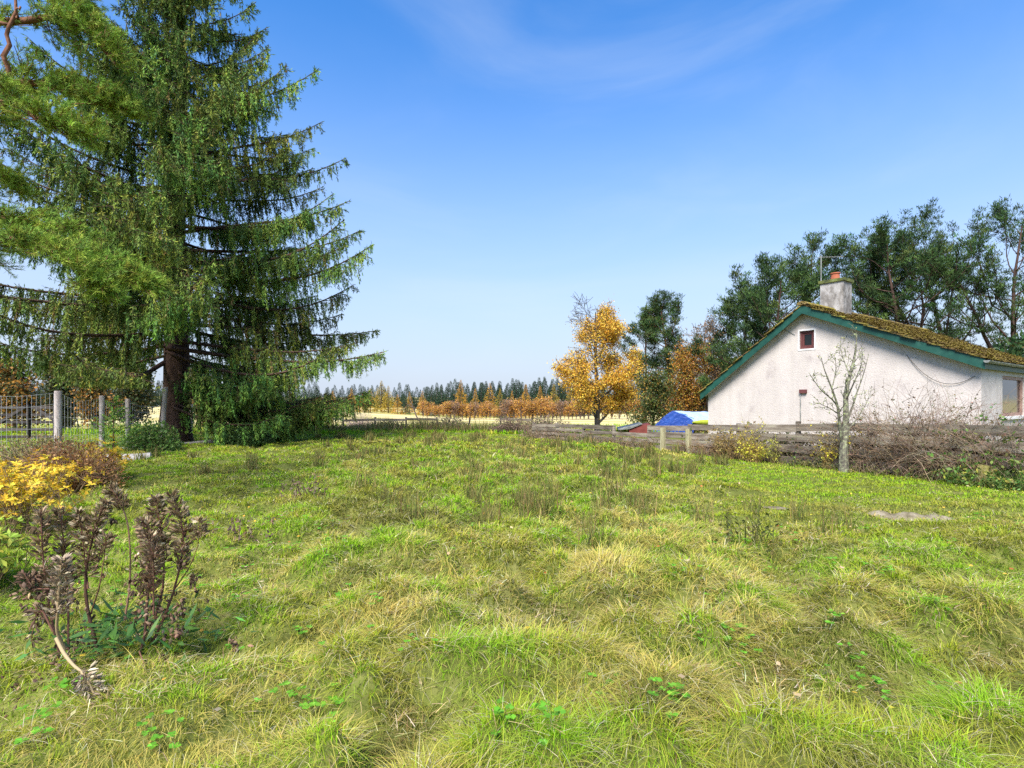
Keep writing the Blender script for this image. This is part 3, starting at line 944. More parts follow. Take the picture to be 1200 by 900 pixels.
# old leaning stakes beside the spruce trunk
st_ = empty('fence_stake', (-12.45, 19.6, 0), 'tall grey stake standing right in front of the big spruce trunk', 'stake')
mb = MB(); tube(mb, [(-12.52, 19.5, -.3), (-12.45, 19.5, 1.0), (-12.36, 19.5, 2.15)], [.085, .08, .075], 9, rough=.08, rng=rg); mb.build('stake', M_WOOD_POST, st_, color=False, smooth=True)
# field gate beyond the wire fence
gate = empty('field_gate', (-20.5, 22.5, 0), 'dark wooden field gate with braces seen through the wire mesh', 'gate')
def grail(a, b, w, t, nm, z0=0):
    mb = MB(); a = np.asarray(a, float); b = np.asarray(b, float)
    box(mb, (a + b) / 2, frame_dir(b - a, (0, 1, 0) if abs((b - a)[2]) > .9 * np.linalg.norm(b - a) else Zv), [np.linalg.norm(b - a) / 2, t, w], bev=.008)
    return mb.build(nm, M_WOOD_DARK, gate, color=False)
gy_ = 22.5
gxa, gxb = -24.6, -18.75
for z in (.18, .48, .78, 1.08, 1.38):
    grail((gxa, gy_, z), (gxb, gy_, z), .055, .02, 'rail')
grail((-19.85, gy_ - .05, .1), (-19.85, gy_ - .05, 1.5), .07, .025, 'upright')
grail((gxb - .05, gy_ - .05, .1), (gxb - .05, gy_ - .05, 1.5), .07, .025, 'upright')
grail((-21.6, gy_ - .045, .45), (-20.0, gy_ - .045, 1.42), .06, .02, 'brace')
grail((-19.7, gy_ - .045, 1.42), (-18.8, gy_ - .045, .85), .06, .02, 'brace')

# far rail fence beyond the crest of the meadow
ff = empty('rail_fence', (-4, 33, -.8), 'low dark rail fence at the far end of the meadow', 'fence')
xs = np.arange(-14, 2.6, 1.9)
for i, x in enumerate(xs):
    mb = MB(); z = float(base_z(x, 33)); box(mb, (x, 33 + .05, z + .5), frame_dir(Zv + np.array([rg.normal(0, .04), 0, 0]), (1, 0, 0)), [.62, .05, .05], bev=.01); mb.build('post', M_WOOD_DARK, ff, color=False)
    if i < len(xs) - 1:
        for zz in (.45, .98):
            if rg.random() < .3: continue
            mb = MB(); a = np.array([x, 33, z + zz + rg.normal(0, .03)]); b = np.array([xs[i + 1], 33, z + zz + rg.normal(0, .04)])
            box(mb, (a + b) / 2, frame_dir(b - a), [np.linalg.norm(b - a) / 2 - .004, .015, .07], bev=.005); mb.build('rail', M_WOOD_GREY, ff, color=False)

# timber edging logs at the left margin
for nm, lab, a, b, r_ in (('log', 'short bleached log lying below the wire fence', (-11.0, 14.4, .10), (-9.85, 14.9, .11), .13),
                          ('log', 'long pale timber edging running towards the spruce foot', (-12.3, 17.2, .07), (-11.15, 20.6, .09), .13)):
    mb = MB(); pts = np.array([np.array(a) * (1 - t) + np.array(b) * t + np.array([0, 0, .015 * math.sin(7 * t)]) for t in np.linspace(0, 1, 7)])
    tube(mb, pts, r_, 12, rough=.12, rng=rg)
    tag(mb.build(nm, M_LOG, color=False, smooth=True), lab, 'log')

# stack under a blue tarpaulin, with a lime green edge
M_TARP = mat_noise('blue_tarpaulin', [(0.35, (0.008, 0.04, 0.24)), (0.65, (0.02, 0.08, 0.36))], (1, 1, 1), 3, rough=.42, bump=.5, bscale=7, spec=.5, dist=.08)
M_TARP2 = mat_noise('pale_tarpaulin', [(0.40, (0.30, 0.42, 0.62)), (0.6, (0.42, 0.55, 0.75)), (0.64, (0.05, 0.15, 0.5))], (.5, 2, 1), 1.6, rough=.45, bump=.4, bscale=8, spec=.5, dist=.08)
M_LIME = mat_noise('lime_hull', [(0.3, (0.28, 0.33, 0.03)), (0.7, (0.42, 0.46, 0.05))], (1, 1, 1), 3, rough=.45)
y0 = 27.0
cA = at(765, 498, y0); cB = at(797, 498, y0 + .1); cT = at(782, 480.5, y0 + .3)
tarp = empty('tarpaulin_stack', (7.6, 28, -.6), 'bright blue tarpaulin thrown over a long low stack beside the cottage', 'tarpaulin')
mb = MB()
back = np.array([3.4, 1.5, 0.0])
NV, NU = 16, 18
pr = []
for iv in range(NV):
    v = iv / (NV - 1)
    row = []
    prof = [(-1.05, -1.15), (-.98, .15), (-.55, .55), (-.12, .88), (.08, .92), (.5, .74), (.95, .48), (1.05, .36)]
    pt = np.array(prof); tt = np.linspace(0, len(prof) - 1, NU)
    for k, t in enumerate(tt):
        a = np.interp(t, range(len(prof)), pt[:, 0]); b = np.interp(t, range(len(prof)), pt[:, 1])
        b += .03 * math.sin(9 * v + 2 * a) - .05 * abs(math.sin(3.1 * v * 2)) + rg.normal(0, .012)
        p = np.array([8.0, 27.2, .25]) + np.array([.9, -.28, 0]) * a + back * v + Zv * (b - .03 * v)
        row.append(p)
    pr.append(row)
pr = np.array(pr)
idx = (np.arange(NV - 1)[:, None] * NU + np.arange(NU - 1)[None])
q = np.stack([idx, idx + 1, idx + NU + 1, idx + NU], -1)
mb.add(pr.reshape(-1, 3), q[:, :8].reshape(-1, 4), m=0)
mb.f.append(q[:, 8:].reshape(-1, 4)); mb.m.append(np.full((NV - 1) * (NU - 1 - 8), 1, np.int32))
# front gable face, with folds
fr = pr[0]; cen = np.array([8.0, 27.05, -.1])
mb.add(np.concatenate([fr, fr * [1, 1, 0] + [0, -.06, -.75]]), np.stack([np.arange(NU - 1), np.arange(1, NU), np.arange(1, NU) + NU, np.arange(NU - 1) + NU], 1), m=0)
mb.build('tarpaulin', [M_TARP, M_TARP2], tarp, color=False, smooth=True)
mb = MB()
a = pr[0, -1] + [0, -.05, -.05]; b = pr[-1, -1] + [0, -.05, -.05]
pts = np.array([a * (1 - t) + b * t + Zv * .02 * math.sin(3 * t) for t in np.linspace(-.02, 1, 9)])
tube(mb, pts, [.04, .12, .15, .16, .16, .16, .15, .12, .05], 10)
mb.build('hull_edge', M_LIME, tarp, color=False, smooth=True)
mb = MB()
c0 = (pr[0].mean(0) + pr[-1].mean(0)) / 2
box(mb, np.array([c0[0], c0[1], -.55]), frame_dir(back), [np.linalg.norm(back) / 2 - .25, .75, .62]); mb.build('stack', M_WOOD_DARK, tarp, color=False)
# red trailer tail beside the tarpaulin
rt = empty('red_trailer', (6.0, 27.5, -.6), 'small faded red trailer half hidden behind the boarded fence', 'trailer')
M_RED = mat_noise('faded_red', [(0.3, (0.13, 0.03, 0.025)), (0.7, (0.22, 0.06, 0.045))], (1, 1, 1), 3, rough=.6)
mb = MB(); prism(mb, [(5.75, 26.8, -.55), (6.75, 26.6, -.55), (6.75, 26.6, .52), (6.35, 26.7, .46), (5.75, 26.8, .25)], (.3, 1.9, 0)); mb.build('body', M_RED, rt, color=False)
mb = MB(); prism(mb, [(5.2, 26.75, .22), (5.75, 26.72, .28), (6.35, 26.64, .52), (6.35, 26.64, .55), (5.2, 26.75, .28)], (.3, 1.9, 0)); mb.build('cover', M_GUTTER, rt, color=False)
for yy in (26.95, 28.2):
    mb = MB(); c_ = np.array([6.0, yy, -.62]); an = np.linspace(0, 2 * np.pi, 15)[:-1]
    prism(mb, [c_ + np.array([.3 * math.cos(a_), 0, .3 * math.sin(a_)]) for a_ in an], (.03, .16, 0)); mb.build('wheel', M_BLACK, rt, color=False)

# ------------------------------------------------------------------ trees
def limb(rng, p, d, L, r0, r1, nseg=6, wob=.12, lift=0.0):
    p = np.asarray(p, float); d = nrm(np.asarray(d, float))
    pts = [p]; s = L / nseg
    for k in range(nseg):
        d = nrm(d + rng.normal(0, wob, 3) + np.array([0, 0, lift / nseg]))
        p = p + d * s; pts.append(p)
    return np.array(pts), np.linspace(r0, r1, nseg + 1)


class Skel:
    def __init__(s):
        s.a = []; s.b = []; s.ra = []; s.rb = []; s.lv = []
    def put(s, pts, rad, lv):
        s.a.append(pts[:-1]); s.b.append(pts[1:]); s.ra.append(rad[:-1]); s.rb.append(rad[1:]); s.lv.append(np.full(len(pts) - 1, lv))
    def done(s):
        return np.concatenate(s.a), np.concatenate(s.b), np.concatenate(s.ra), np.concatenate(s.rb), np.concatenate(s.lv)


def branch_out(rng, sk, pts, rad, lv, spec):
    """children of a limb; spec[lv] = dict(n, t0, t1, ang, L, rr, wob, lift, nseg)"""
    if lv >= len(spec): return
    sp = spec[lv]
    n = max(1, int(round(sp['n'] * (0.8 + .4 * rng.random()))))
    ts = np.sort(sp['t0'] + (sp['t1'] - sp['t0']) * (np.arange(n) + rng.random(n)) / n)
    az = rng.random() * 6.283
    for t in ts:
        k = min(int(t * (len(pts) - 1)), len(pts) - 2); f = t * (len(pts) - 1) - k
        p = pts[k] * (1 - f) + pts[k + 1] * f; r = rad[k] * (1 - f) + rad[k + 1] * f
        d = nrm(pts[k + 1] - pts[k]); az += 2.4 + rng.normal(0, .4)
        a, b = frame_of(d)
        an = sp['ang'] + rng.normal(0, .15)
        dd = d * math.cos(an) + (a * math.cos(az) + b * math.sin(az)) * math.sin(an)
        if sp.get('flat'): dd = nrm(dd * [1, 1, 1 - sp['flat']])
        Lf = sp['L'](t) if callable(sp['L']) else sp['L']
        L = Lf * (.7 + .6 * rng.random())
        rr = min(r * sp['rr'], L * .05 + .004)
        q, qr = limb(rng, p, dd, L, rr, rr * .3, sp.get('nseg', 5), sp.get('wob', .14), sp.get('lift', .2))
        sk.put(q, qr, lv + 1)
        branch_out(rng, sk, q, qr, lv + 1, spec)


def nth(sk, lv):
    a, b, ra, rb, l = sk.done()
    k = l >= lv
    return a[k], b[k]


def put_wood(mb, sk, col=(1, 1, 1), thin=0.0):
    a, b, ra, rb, l = sk.done()
    for lv in np.unique(l):
        k = l == lv
        sticks(mb, a[k], b[k] + (b[k] - a[k]) * .04, np.maximum(ra[k], thin), np.maximum(rb[k], thin), 8 if lv == 0 else (5 if lv == 1 else 3), col)


# ---------- the big Norway spruce on the left
rg = np.random.default_rng(41)
SPX, SPY = -12.75, 20.6
sp_t = empty('spruce_tree', (SPX, SPY, 0), 'towering dark spruce with drooping curtains of twigs beside the wire fence', 'tree')
mb = MB(); HS = 23.5
zs = np.linspace(-.3, HS, 30)
tx = SPX + .012 * zs + .05 * np.sin(zs * .6); ty = SPY + .04 * np.sin(zs * .5)
rr = .46 * (1 - zs / (HS + .4)) ** .85 + .28 * np.exp(-np.maximum(zs, 0) / .5) + .01
tube(mb, np.stack([tx, ty, zs], 1), rr, 14, rough=.12, rng=rg)
mb.build('trunk', M_BARK_SPRUCE, sp_t, color=False, smooth=True)
mbw = MB(); mbl = MB()
prof_z = [0.8, 2.2, 4.0, 5.5, 8, 10.1, 12.7, 14.6, 16.2, 18.5, 21, 23.5]
prof_L = [5.0, 7.6, 8.2, 7.6, 6.5, 5.6, 4.6, 3.5, 2.7, 1.9, 1.0, .15]
nb = 0
z = 1.0
C_SP = np.array([[.11, .185, .038], [.155, .225, .038], [.22, .265, .040], [.075, .13, .038], [.20, .155, .055]])
W_SP = [5, 4, 2, 2.5, .5]
bl_list = []
az = 0.4
while z < HS - .4:
    az += 2.399 + rg.normal(0, .25)
    Lb = np.interp(z, prof_z, prof_L) * rg.uniform(.62, 1.02)
    bl_list.append((z, az, Lb)); z += rg.uniform(.09, .19)
for k in range(46):                                   # boughs reaching towards the meadow
    zf = rg.uniform(5.0, 17); bl_list.append((zf, -math.pi / 2 + rg.normal(.15, .5), np.interp(zf, prof_z, prof_L) * rg.uniform(.55, .9)))
for k in range(7):                                    # low boughs sweeping right over the grass
    bl_list.append((rg.uniform(1.0, 2.6), rg.uniform(-.60, .5), rg.uniform(3.6, 6.6)))
# branches seen against the sky on the right edge
for (px, py) in ((455, 430), (432, 402), (441, 349), (411, 324), (400, 300), (392, 252), (397, 206), (372, 170), (376, 128), (346, 122), (318, 100), (300, 60), (286, 14), (430, 470), (408, 490)):
    zt = CZ - (py - HY) / FPX * 20.6
    bl_list.append((max(.9, zt - (.5 if zt > 6 else -.7)), rg.normal(0, .12), (px - 600) / FPX * 20.6 - SPX))
for (zb, a, Lb) in bl_list:
    hf = zb / HS
    el0 = np.interp(zb, [0, 3, 8, 14, 22], [-.02, .02, .16, .34, .8])     # start elevation
    if Lb < .3: continue
    if math.cos(a) < -.2 and rg.random() < .25: continue
    low_left = (math.cos(a) < .35 or (math.sin(a) < -.45 and math.cos(a) < .75)) and zb < 6.0
    if low_left and zb < 3.0: continue
    if not low_left and zb < 2.2 and (rg.random() < .2): continue
    zmin = 2.5 if low_left else .25
    tone = np.exp(rg.normal(.05, .22)) * np.array([1 + rg.normal(0, .10), 1, 1])
    ns = 12; t = np.linspace(0, 1, ns + 1)
    bow = np.interp(zb, [0, 3, 8, 14, 22], [-.30, -.15, -.10, -.10, 0]) + rg.normal(0, .05)
    upt = np.interp(zb, [0, 3, 8, 14, 22], [.10, .08, .14, .22, .15])
    hx = Lb * t; hz_ = Lb * (math.tan(el0) * t * (1 - .35 * t) + bow * np.sin(np.pi * t) * .5 * (1 if zb < 99 else 0) + upt * np.maximum(t - .6, 0) ** 2 * 6.25 * .6 - (.10 * t * t if zb < 6 else 0))
    side = .05 * Lb * np.sin(t * 3 + rg.random() * 6)
    ca, sa = math.cos(a), math.sin(a)
    P_ = np.stack([SPX + .012 * zb + ca * hx - sa * side, SPY + sa * hx + ca * side, np.maximum(zb + hz_, zmin)], 1)
    rb = .012 + .010 * Lb
    sticks(mbw, P_[:-1], P_[1:], rb * (1 - t[:-1] * .85), rb * (1 - t[1:] * .85), 5)
    # lateral branchlets, flat spray
    nl = int(8 + Lb * 3.6)
    tl = .18 + .80 * rg.random(nl) ** .8
    bp = np.stack([np.interp(tl, t, P_[:, k]) for k in range(3)], 1)
    sg = rg.choice([-1, 1], nl)
    Ll = (.25 + .26 * Lb * (1 - tl) ** .7 * rg.uniform(.5, 1.1, nl)).clip(.2, 1.5)
    ang = rg.uniform(.55, 1.1, nl)
    dirx = np.stack([np.cos(a + sg * ang), np.sin(a + sg * ang), rg.normal(-.12, .12, nl)], 1)
    ep = bp + dirx * Ll[:, None]
    sticks(mbw, bp, ep, .012, .005, 3)
    # hanging twigs from branch + branchlets
    per = np.maximum(2, (Ll / .12)).astype(int)
    idx = np.repeat(np.arange(nl), per); f = rg.random(len(idx))
    h1 = bp[idx] + (ep - bp)[idx] * f[:, None]
    nb_ = int(Lb * 10)
    tb = .12 + .88 * rg.random(nb_)
    h2 = np.stack([np.interp(tb, t, P_[:, k]) for k in range(3)], 1)
    hp = np.concatenate([h1, h2]); tpos = np.concatenate([tl[idx], tb])
    n = len(hp)
    hl = rg.uniform(.18, .85, n) * np.interp(tpos, [0, .45, .8, 1], [.85, 1.05, .62, .30]) * np.interp(zb, [0, 4, 14, 23], [.95, 1.15, .85, .4])
    hl = np.minimum(hl, np.maximum(hp[:, 2] - (2.1 if low_left else .12), .08))
    hd = nrm(np.stack([ca * .14 + rg.normal(0, .09, n), sa * .14 + rg.normal(0, .09, n), -np.ones(n)], 1))
    sticks(mbw, hp, hp + hd * hl[:, None] * .9, .006, .003, 3)
    # needles: short flat leaflets down every hanging twig
    per = np.maximum(4, hl / .019).astype(int)
    idx = np.repeat(np.arange(n), per); f = rg.random(len(idx))
    q = hp[idx] + hd[idx] * (hl[idx] * f)[:, None]
    dd = hd[idx] * .9 + rg.normal(0, .42, (len(idx), 3))
    ctw = pick(rg, C_SP, W_SP, n, .14, .05)
    front = np.clip(-sa, 0, 1)
    cards(mbl, q, dd, rg.uniform(.09, .15, len(idx)), rg.uniform(.020, .034, len(idx)), rg, tone * ctw[idx] * np.exp(rg.normal(0, .10, (len(idx), 1))))
    # needles on top of the branch and branchlets
    m_ = int(34 * Lb) + 8
    tb = .15 + .85 * rg.random(m_); q = np.stack([np.interp(tb, t, P_[:, k]) for k in range(3)], 1)
    dd = np.stack([ca + rg.normal(0, .6, m_), sa + rg.normal(0, .6, m_), rg.normal(.25, .35, m_)], 1)
    cards(mbl, q, dd, rg.uniform(.10, .2, m_), .03, rg, tone * pick(rg, C_SP, W_SP, m_))
    m_ = int(nl * 16); ix = rg.integers(0, nl, m_); f = rg.random(m_)
    q = bp[ix] + (ep - bp)[ix] * f[:, None]
    cards(mbl, q, dirx[ix] + rg.normal(0, .5, (m_, 3)), rg.uniform(.10, .18, m_), .03, rg, tone * pick(rg, C_SP, W_SP, m_))
mbw.build('branches', M_BARK_SPRUCE, sp_t, color=False, smooth=True)
mbl.build('crown', M_NEEDLE, sp_t)
print('spruce cards', sum(len(f) for f in mbl.f))

# ---------- foreground pine reaching in from the left
rg = np.random.default_rng(43)
fp = empty('pine_tree', (-10.9, 8.6, 0), 'near pine at the left edge with bright soft green needles on reddish boughs', 'tree')
mbw = MB(); mbl = MB()
zs = np.linspace(-.2, 9.5, 14)
tube(mbw, np.stack([-10.9 + .3 * np.sin(zs * .4), 8.6 + 0 * zs, zs], 1), np.linspace(.3, .1, 14), 12, rough=.08, rng=rg)
shoots_p = []; shoots_d = []
C_FP = [[.19, .31, .045], [.27, .37, .05], [.14, .24, .045], [.32, .38, .06]]
def bough(pix, r0, fol=True, spread=.55, ns=70, dn=-.1):
    P_ = np.array([at(px, py, yy) for px, py, yy in pix])
    tt = np.linspace(0, 1, 16); P_ = np.stack([np.interp(tt, np.linspace(0, 1, len(P_)), P_[:, k]) for k in range(3)], 1)
    P_[1:-1] += rg.normal(0, .03, (14, 3))
    tube(mbw, P_, np.linspace(r0, .012, 16), 7)
    if not fol: return
    n = int(ns * 1.3)
    t = .10 + .9 * rg.random(n) ** .75
    b = np.stack([np.interp(t, tt, P_[:, k]) for k in range(3)], 1)
    ax = nrm(P_[-1] - P_[0])
    d = nrm(ax * .9 + rg.normal(0, .55, (n, 3)) * [1, 1, .6] + [0, 0, .1])
    L = spread * rg.uniform(.5, 1.2, n) * np.interp(t, [0, .6, 1], [1.2, 1, .55])
    e = b + d * L[:, None] + np.array([0, 0, -.10])
    sticks(mbw, b, e, .010, .004, 4)
    for k in range(n):
        m = int(5 + L[k] / .07)
        f = .25 + .75 * rg.random(m)
        o = b[k] + (e[k] - b[k]) * f[:, None] + rg.normal(0, .05, (m, 3)) * [1, 1, .7]
        dd = nrm(d[k] + rg.normal(0, .45, (m, 3)) + [0.10, 0, .12])
        shoots_p.append(o); shoots_d.append(dd)
bough([(-230, 200, 8.6), (-80, 150, 8.4), (30, 90, 8.2), (110, 120, 8.2), (140, 128, 8.2)], .09, ns=85, spread=.62)
bough([(-230, 120, 8.6), (-60, 40, 8.3), (40, 20, 8.0), (90, 25, 7.9), (135, 75, 7.8)], .08, ns=70, spread=.55)
bough([(-230, 20, 8.8), (-60, -30, 8.6), (30, -20, 8.5), (85, -10, 8.5)], .07, ns=60, spread=.6)
bough([(-230, 260, 8.6), (-80, 190, 8.2), (10, 110, 7.6), (40, 140, 7.4), (105, 155, 7.4)], .08, ns=60, spread=.5)
bough([(-230, 330, 8.5), (-100, 280, 8.0), (20, 255, 7.6), (100, 300, 7.5), (168, 332, 7.5)], .08, ns=110, spread=.55)
bough([(-230, 330, 8.5), (-100, 300, 7.8), (0, 270, 7.2), (80, 300, 7.0), (115, 338, 7.0)], .06, ns=85, spread=.5)
bough([(-230, 330, 8.8), (-60, 230, 8.6), (0, 205, 8.6), (20, 225, 8.5)], .05, ns=30, spread=.4)
bough([(-120, 130, 8.2), (-20, 80, 7.5), (2, 95, 7.3), (12, 70, 7.3), (8, 45, 7.3), (22, 8, 7.3), (20, -30, 7.4)], .05, fol=False)
bough([(-60, 60, 7.6), (-10, 30, 7.4), (20, 20, 7.3), (24, 8, 7.3)], .03, fol=False)
SP = np.concatenate(shoots_p); SD = np.concatenate(shoots_d)
ls = rg.uniform(.06, .16, len(SP))
sticks(mbw, SP, SP + SD * ls[:, None], .005, .003, 3)
NP_ = 40
idx = np.repeat(np.arange(len(SP)), NP_); f = rg.random(len(idx))
q = SP[idx] + SD[idx] * (ls[idx] * f)[:, None]
dd = SD[idx] * .75 + rg.normal(0, .5, (len(idx), 3))
sc_ = pick(rg, C_FP, [4, 4, 2, 2], len(SP), .18, .05)
cards(mbl, q, dd, rg.uniform(.05, .09, len(idx)), rg.uniform(.0045, .007, len(idx)), rg, sc_[idx] * np.exp(rg.normal(0, .15, (len(idx), 1))))
mbw.build('trunk', M_BARK_PINE, fp, color=False, smooth=True)
mbl.build('crown', M_NEEDLE, fp)
print('pine cards', len(idx))


M_BARK_SILHOUETTE = mat_noise('silhouette_pine_bark', [(0.3, (0.03, 0.02, 0.015)), (0.6, (0.10, 0.06, 0.045)), (0.8, (0.16, 0.11, 0.085))], (2, 2, .7), 3, bump=.6)  # silhouette darkness of the far trunks painted into the bark colour
# ---------- Scots pines
def scots(name, base, h, r, seed, label, group=None, crown0=.4, spreadx=1.0, tufts=.9, lean=(0, 0), fork=False, cols=None, cluster=.25, bark=None):
    rng = np.random.default_rng(seed)
    t = empty(name, base, label, 'tree', group)
    b = np.array(base, float)
    sk = Skel()
    nsg = 14
    pts, rad = limb(rng, b - [0, 0, .5], (lean[0], lean[1], 1), h + .5, r, r * .16, nsg, .035, .05)
    sk.put(pts, rad, 0)
    spec = [dict(n=20, t0=crown0, t1=.98, ang=1.05, L=lambda t: spreadx * h * (.10 + .30 * math.sin(math.pi * min(1, (t - crown0) / (1 - crown0) * .8 + .22))), rr=.5, wob=.16, lift=.55, nseg=6),
            dict(n=6, t0=.3, t1=1.0, ang=.75, L=lambda t: .10 * h * (1.2 - .5 * t), rr=.55, wob=.2, lift=1.0, nseg=3)]
    branch_out(rng, sk, pts, rad, 0, spec)
    if fork:
        p2, r2 = limb(rng, pts[4], (.5 if rng.random() < .5 else -.5, .1, 1), h * .62, r * .7, r * .1, 10, .05, .3)
        sk.put(p2, r2, 0)
        spec2 = [dict(spec[0], n=13, t0=.35), spec[1]]
        branch_out(rng, sk, p2, r2, 0, spec2)
    mbw = MB(); put_wood(mbw, sk, thin=.012)
    mbw.build('trunk', bark or M_BARK_PINE, t, color=False, smooth=True)
    a_, b_, ra, rb, lv = sk.done()
    k = (lv == 2) | ((lv == 1) & (rng.random(len(lv)) < .2))
    P_ = b_[k]; D_ = nrm(b_[k] - a_[k])
    keep = rng.random(len(P_)) < .95 * tufts
    P_, D_ = P_[keep], D_[keep]
    n = len(P_); per = 42
    idx = np.repeat(np.arange(n), per)
    q = P_[idx] + rng.normal(0, cluster * .55, (n * per, 3)) * [1, 1, .55] + [0, 0, .06]
    dd = D_[idx] * .5 + nrm(rng.normal(0, 1, (n * per, 3))) * .9 + [0, 0, .55]
    cc = pick(rng, cols if cols is not None else [[.045, .085, .026], [.065, .11, .028], [.032, .062, .024], [.09, .12, .03]], [4, 3, 3, 1], n, .2, .06)
    cards(mbl_ := MB(), q, dd, rng.uniform(.20, .36, n * per) * cluster / .3, rng.uniform(.034, .06, n * per) * cluster / .3, rng, cc[idx] * np.exp(rng.normal(0, .15, (n * per, 1))))
    mbl_.build('crown', M_NEEDLE, t)
    return t


def base_at(px, y):
    x = (px - 600) / FPX * y
    return (x, y, float(base_z(np.float64(x), np.float64(y))))


GP = 'dark pines standing behind the cottage'
def top_h(py, y, px):
    return CZ - (py - HY) / FPX * y - base_at(px, y)[2]
scots('pine_tree', base_at(787, 41), top_h(357, 41, 787), .20, 51, 'tall slim pine with red trunk rising behind the golden birch', crown0=.34, spreadx=.62)
scots('pine_tree', base_at(757, 43), top_h(376, 43, 757), .17, 52, 'shorter dark pine partly hidden by the golden birch crown', crown0=.3, spreadx=.62)
for i, (px, y, top, cr, sx, lab, fk) in enumerate([
        (866, 35, 352, .12, 1.0, 'lowest dark pine at the left end of the row behind the cottage', False),
        (893, 33, 330, .18, 1.15, 'dark bushy pine rising above the left slope of the cottage roof', False),
        (936, 37, 306, .18, 1.0, 'dense dark pine right behind the aerial and chimney', False),
        (1012, 36, 288, .28, .85, 'slim open pine just right of the cottage chimney', False),
        (1062, 33, 281, .28, .95, 'pine with wide forking trunk above the middle of the mossy roof', True),
        (1118, 35, 266, .24, .95, 'tallest feathery pine leaning above the mossy roof slope', True),
        (1182, 33, 266, .26, 1.05, 'dark pine cut by the right edge of the view', True),
        (1245, 35, 262, .3, .8, 'outermost pine reaching in at the right edge', False)]):
    scots('pine_tree', base_at(px, y), top_h(top, y, px), .21, 60 + i, lab, GP, bark=M_BARK_SILHOUETTE, crown0=cr, spreadx=sx, fork=fk, lean=(.03 if i < 2 else .0, 0), tufts=1.0, cluster=.28 if i < 3 else .25)


# ---------- leafy broadleaved trees
def leafy(name, base, h, r, seed, label, cat='tree', group=None, cols=None, wts=None, spec=None, lsize=.09, per=10, sparse_top=0.0, bark=None, lean=(0, 0), wob=.05, scatter=.12, leaves=True, thin=.006, hang=0.0, leafname='crown', crown_keep=None):
    rng = np.random.default_rng(seed)
    t = empty(name, base, label, cat, group)
    sk = Skel()
    pts, rad = limb(rng, np.array(base, float) - [0, 0, .3], (lean[0], lean[1], 1), h * .96 + .3, r, r * .15, 12, wob, .05)
    sk.put(pts, rad, 0)
    branch_out(rng, sk, pts, rad, 0, spec)
    mbw = MB(); put_wood(mbw, sk, thin=thin)
    mbw.build('trunk', bark or M_BARK_GREY, t, color=False, smooth=True)
    if leaves:
        a_, b_, ra, rb, lv = sk.done()
        k = lv >= max(1, len(spec) - 1)
        A, B = a_[k], b_[k]
        idx = np.repeat(np.arange(len(A)), per)
        f = rng.random((len(idx), 1))
        q = A[idx] * (1 - f) + B[idx] * f + rng.normal(0, scatter, (len(idx), 3))
        hh = (q[:, 2] - base[2]) / h
        kp = rng.random(len(q)) > sparse_top * sstep(.45, .9, hh)
        if crown_keep is not None: kp &= crown_keep(q, hh, rng)
        q = q[kp]; n = len(q)
        dd = rng.normal(0, 1, (n, 3)) + [0, 0, -hang]
        cc = pick(rng, cols, wts, n, .22, .07)
        mbl_ = MB()
        cards(mbl_, q, dd, rng.uniform(.7, 1.3, n) * lsize, rng.uniform(.55, .9, n) * lsize, rng, cc, mid=.5)
        mbl_.build(leafname, M_LEAF, t)
    return t


GOLD = [[.70, .40, .04], [.74, .47, .05], [.60, .30, .03], [.70, .52, .10], [.40, .22, .05]]
bh = 27.0
bb = base_at(700, bh)
bspec = [dict(n=26, t0=.10, t1=.97, ang=1.0, L=lambda t: 2.55 * (1.12 - t) ** .55 * min(1, t * 4 + .35), rr=.5, wob=.10, lift=.35, nseg=7),
         dict(n=8, t0=.2, t1=1, ang=.75, L=lambda t: 1.05 * (1.15 - t), rr=.55, wob=.14, lift=.1, nseg=4),
         dict(n=5, t0=.2, t1=1, ang=.7, L=.42, rr=.6, wob=.16, lift=-.2, nseg=3)]
def birch_keep(q, hh, rng):
    x = q[:, 0] - bb[0]
    dens = 1 - .74 * sstep(.50, .62, hh) * sstep(.75, .1, x + .9 * (hh - .55)) - .5 * sstep(.86, 1, hh)
    dens = dens * (1 - .35 * sstep(.45, .6, vnoise(q[:, 0] * 1.3 + 5, q[:, 2] * 1.6 + 2)))
    return rng.random(len(q)) < dens
leafy('birch_tree', bb, top_h(360, bh, 700), .16, 71, 'golden birch with a thin bare top standing behind the boarded fence', cols=GOLD, wts=[5, 4, 3, 3, 1.5], spec=bspec, lsize=.078, per=15, crown_keep=birch_keep, scatter=.13, wob=.04, thin=.009, hang=.4)

OR = [[.40, .17, .03], [.48, .26, .03], [.30, .12, .035], [.34, .26, .05], [.20, .14, .04]]
ospec = [dict(n=16, t0=.08, t1=.97, ang=.9, L=lambda t: 1.9 * (1.15 - t) ** .6, rr=.5, wob=.14, lift=.4, nseg=5),
         dict(n=8, t0=.2, t1=1, ang=.8, L=.8, rr=.5, wob=.15, lift=.2, nseg=4)]
for i, (px, y, top, lab) in enumerate([(805, 37, 408, 'rusty orange beech between the slim pine and the cottage gable'),
                                       (838, 38, 425, 'orange leafed tree peeping past the left eave of the cottage'),
                                       (765, 36, 440, 'low olive and orange tree right of the golden birch')]):
    leafy('autumn_tree', base_at(px, y), top_h(top, y, px), .14, 80 + i, lab, cols=OR if i < 2 else [[.07, .10, .03], [.10, .13, .03], [.3, .2, .04]], wts=[4, 4, 2, 3, 3] if i < 2 else [4, 4, 2], spec=ospec, lsize=.12, per=17, scatter=.24, thin=.012)
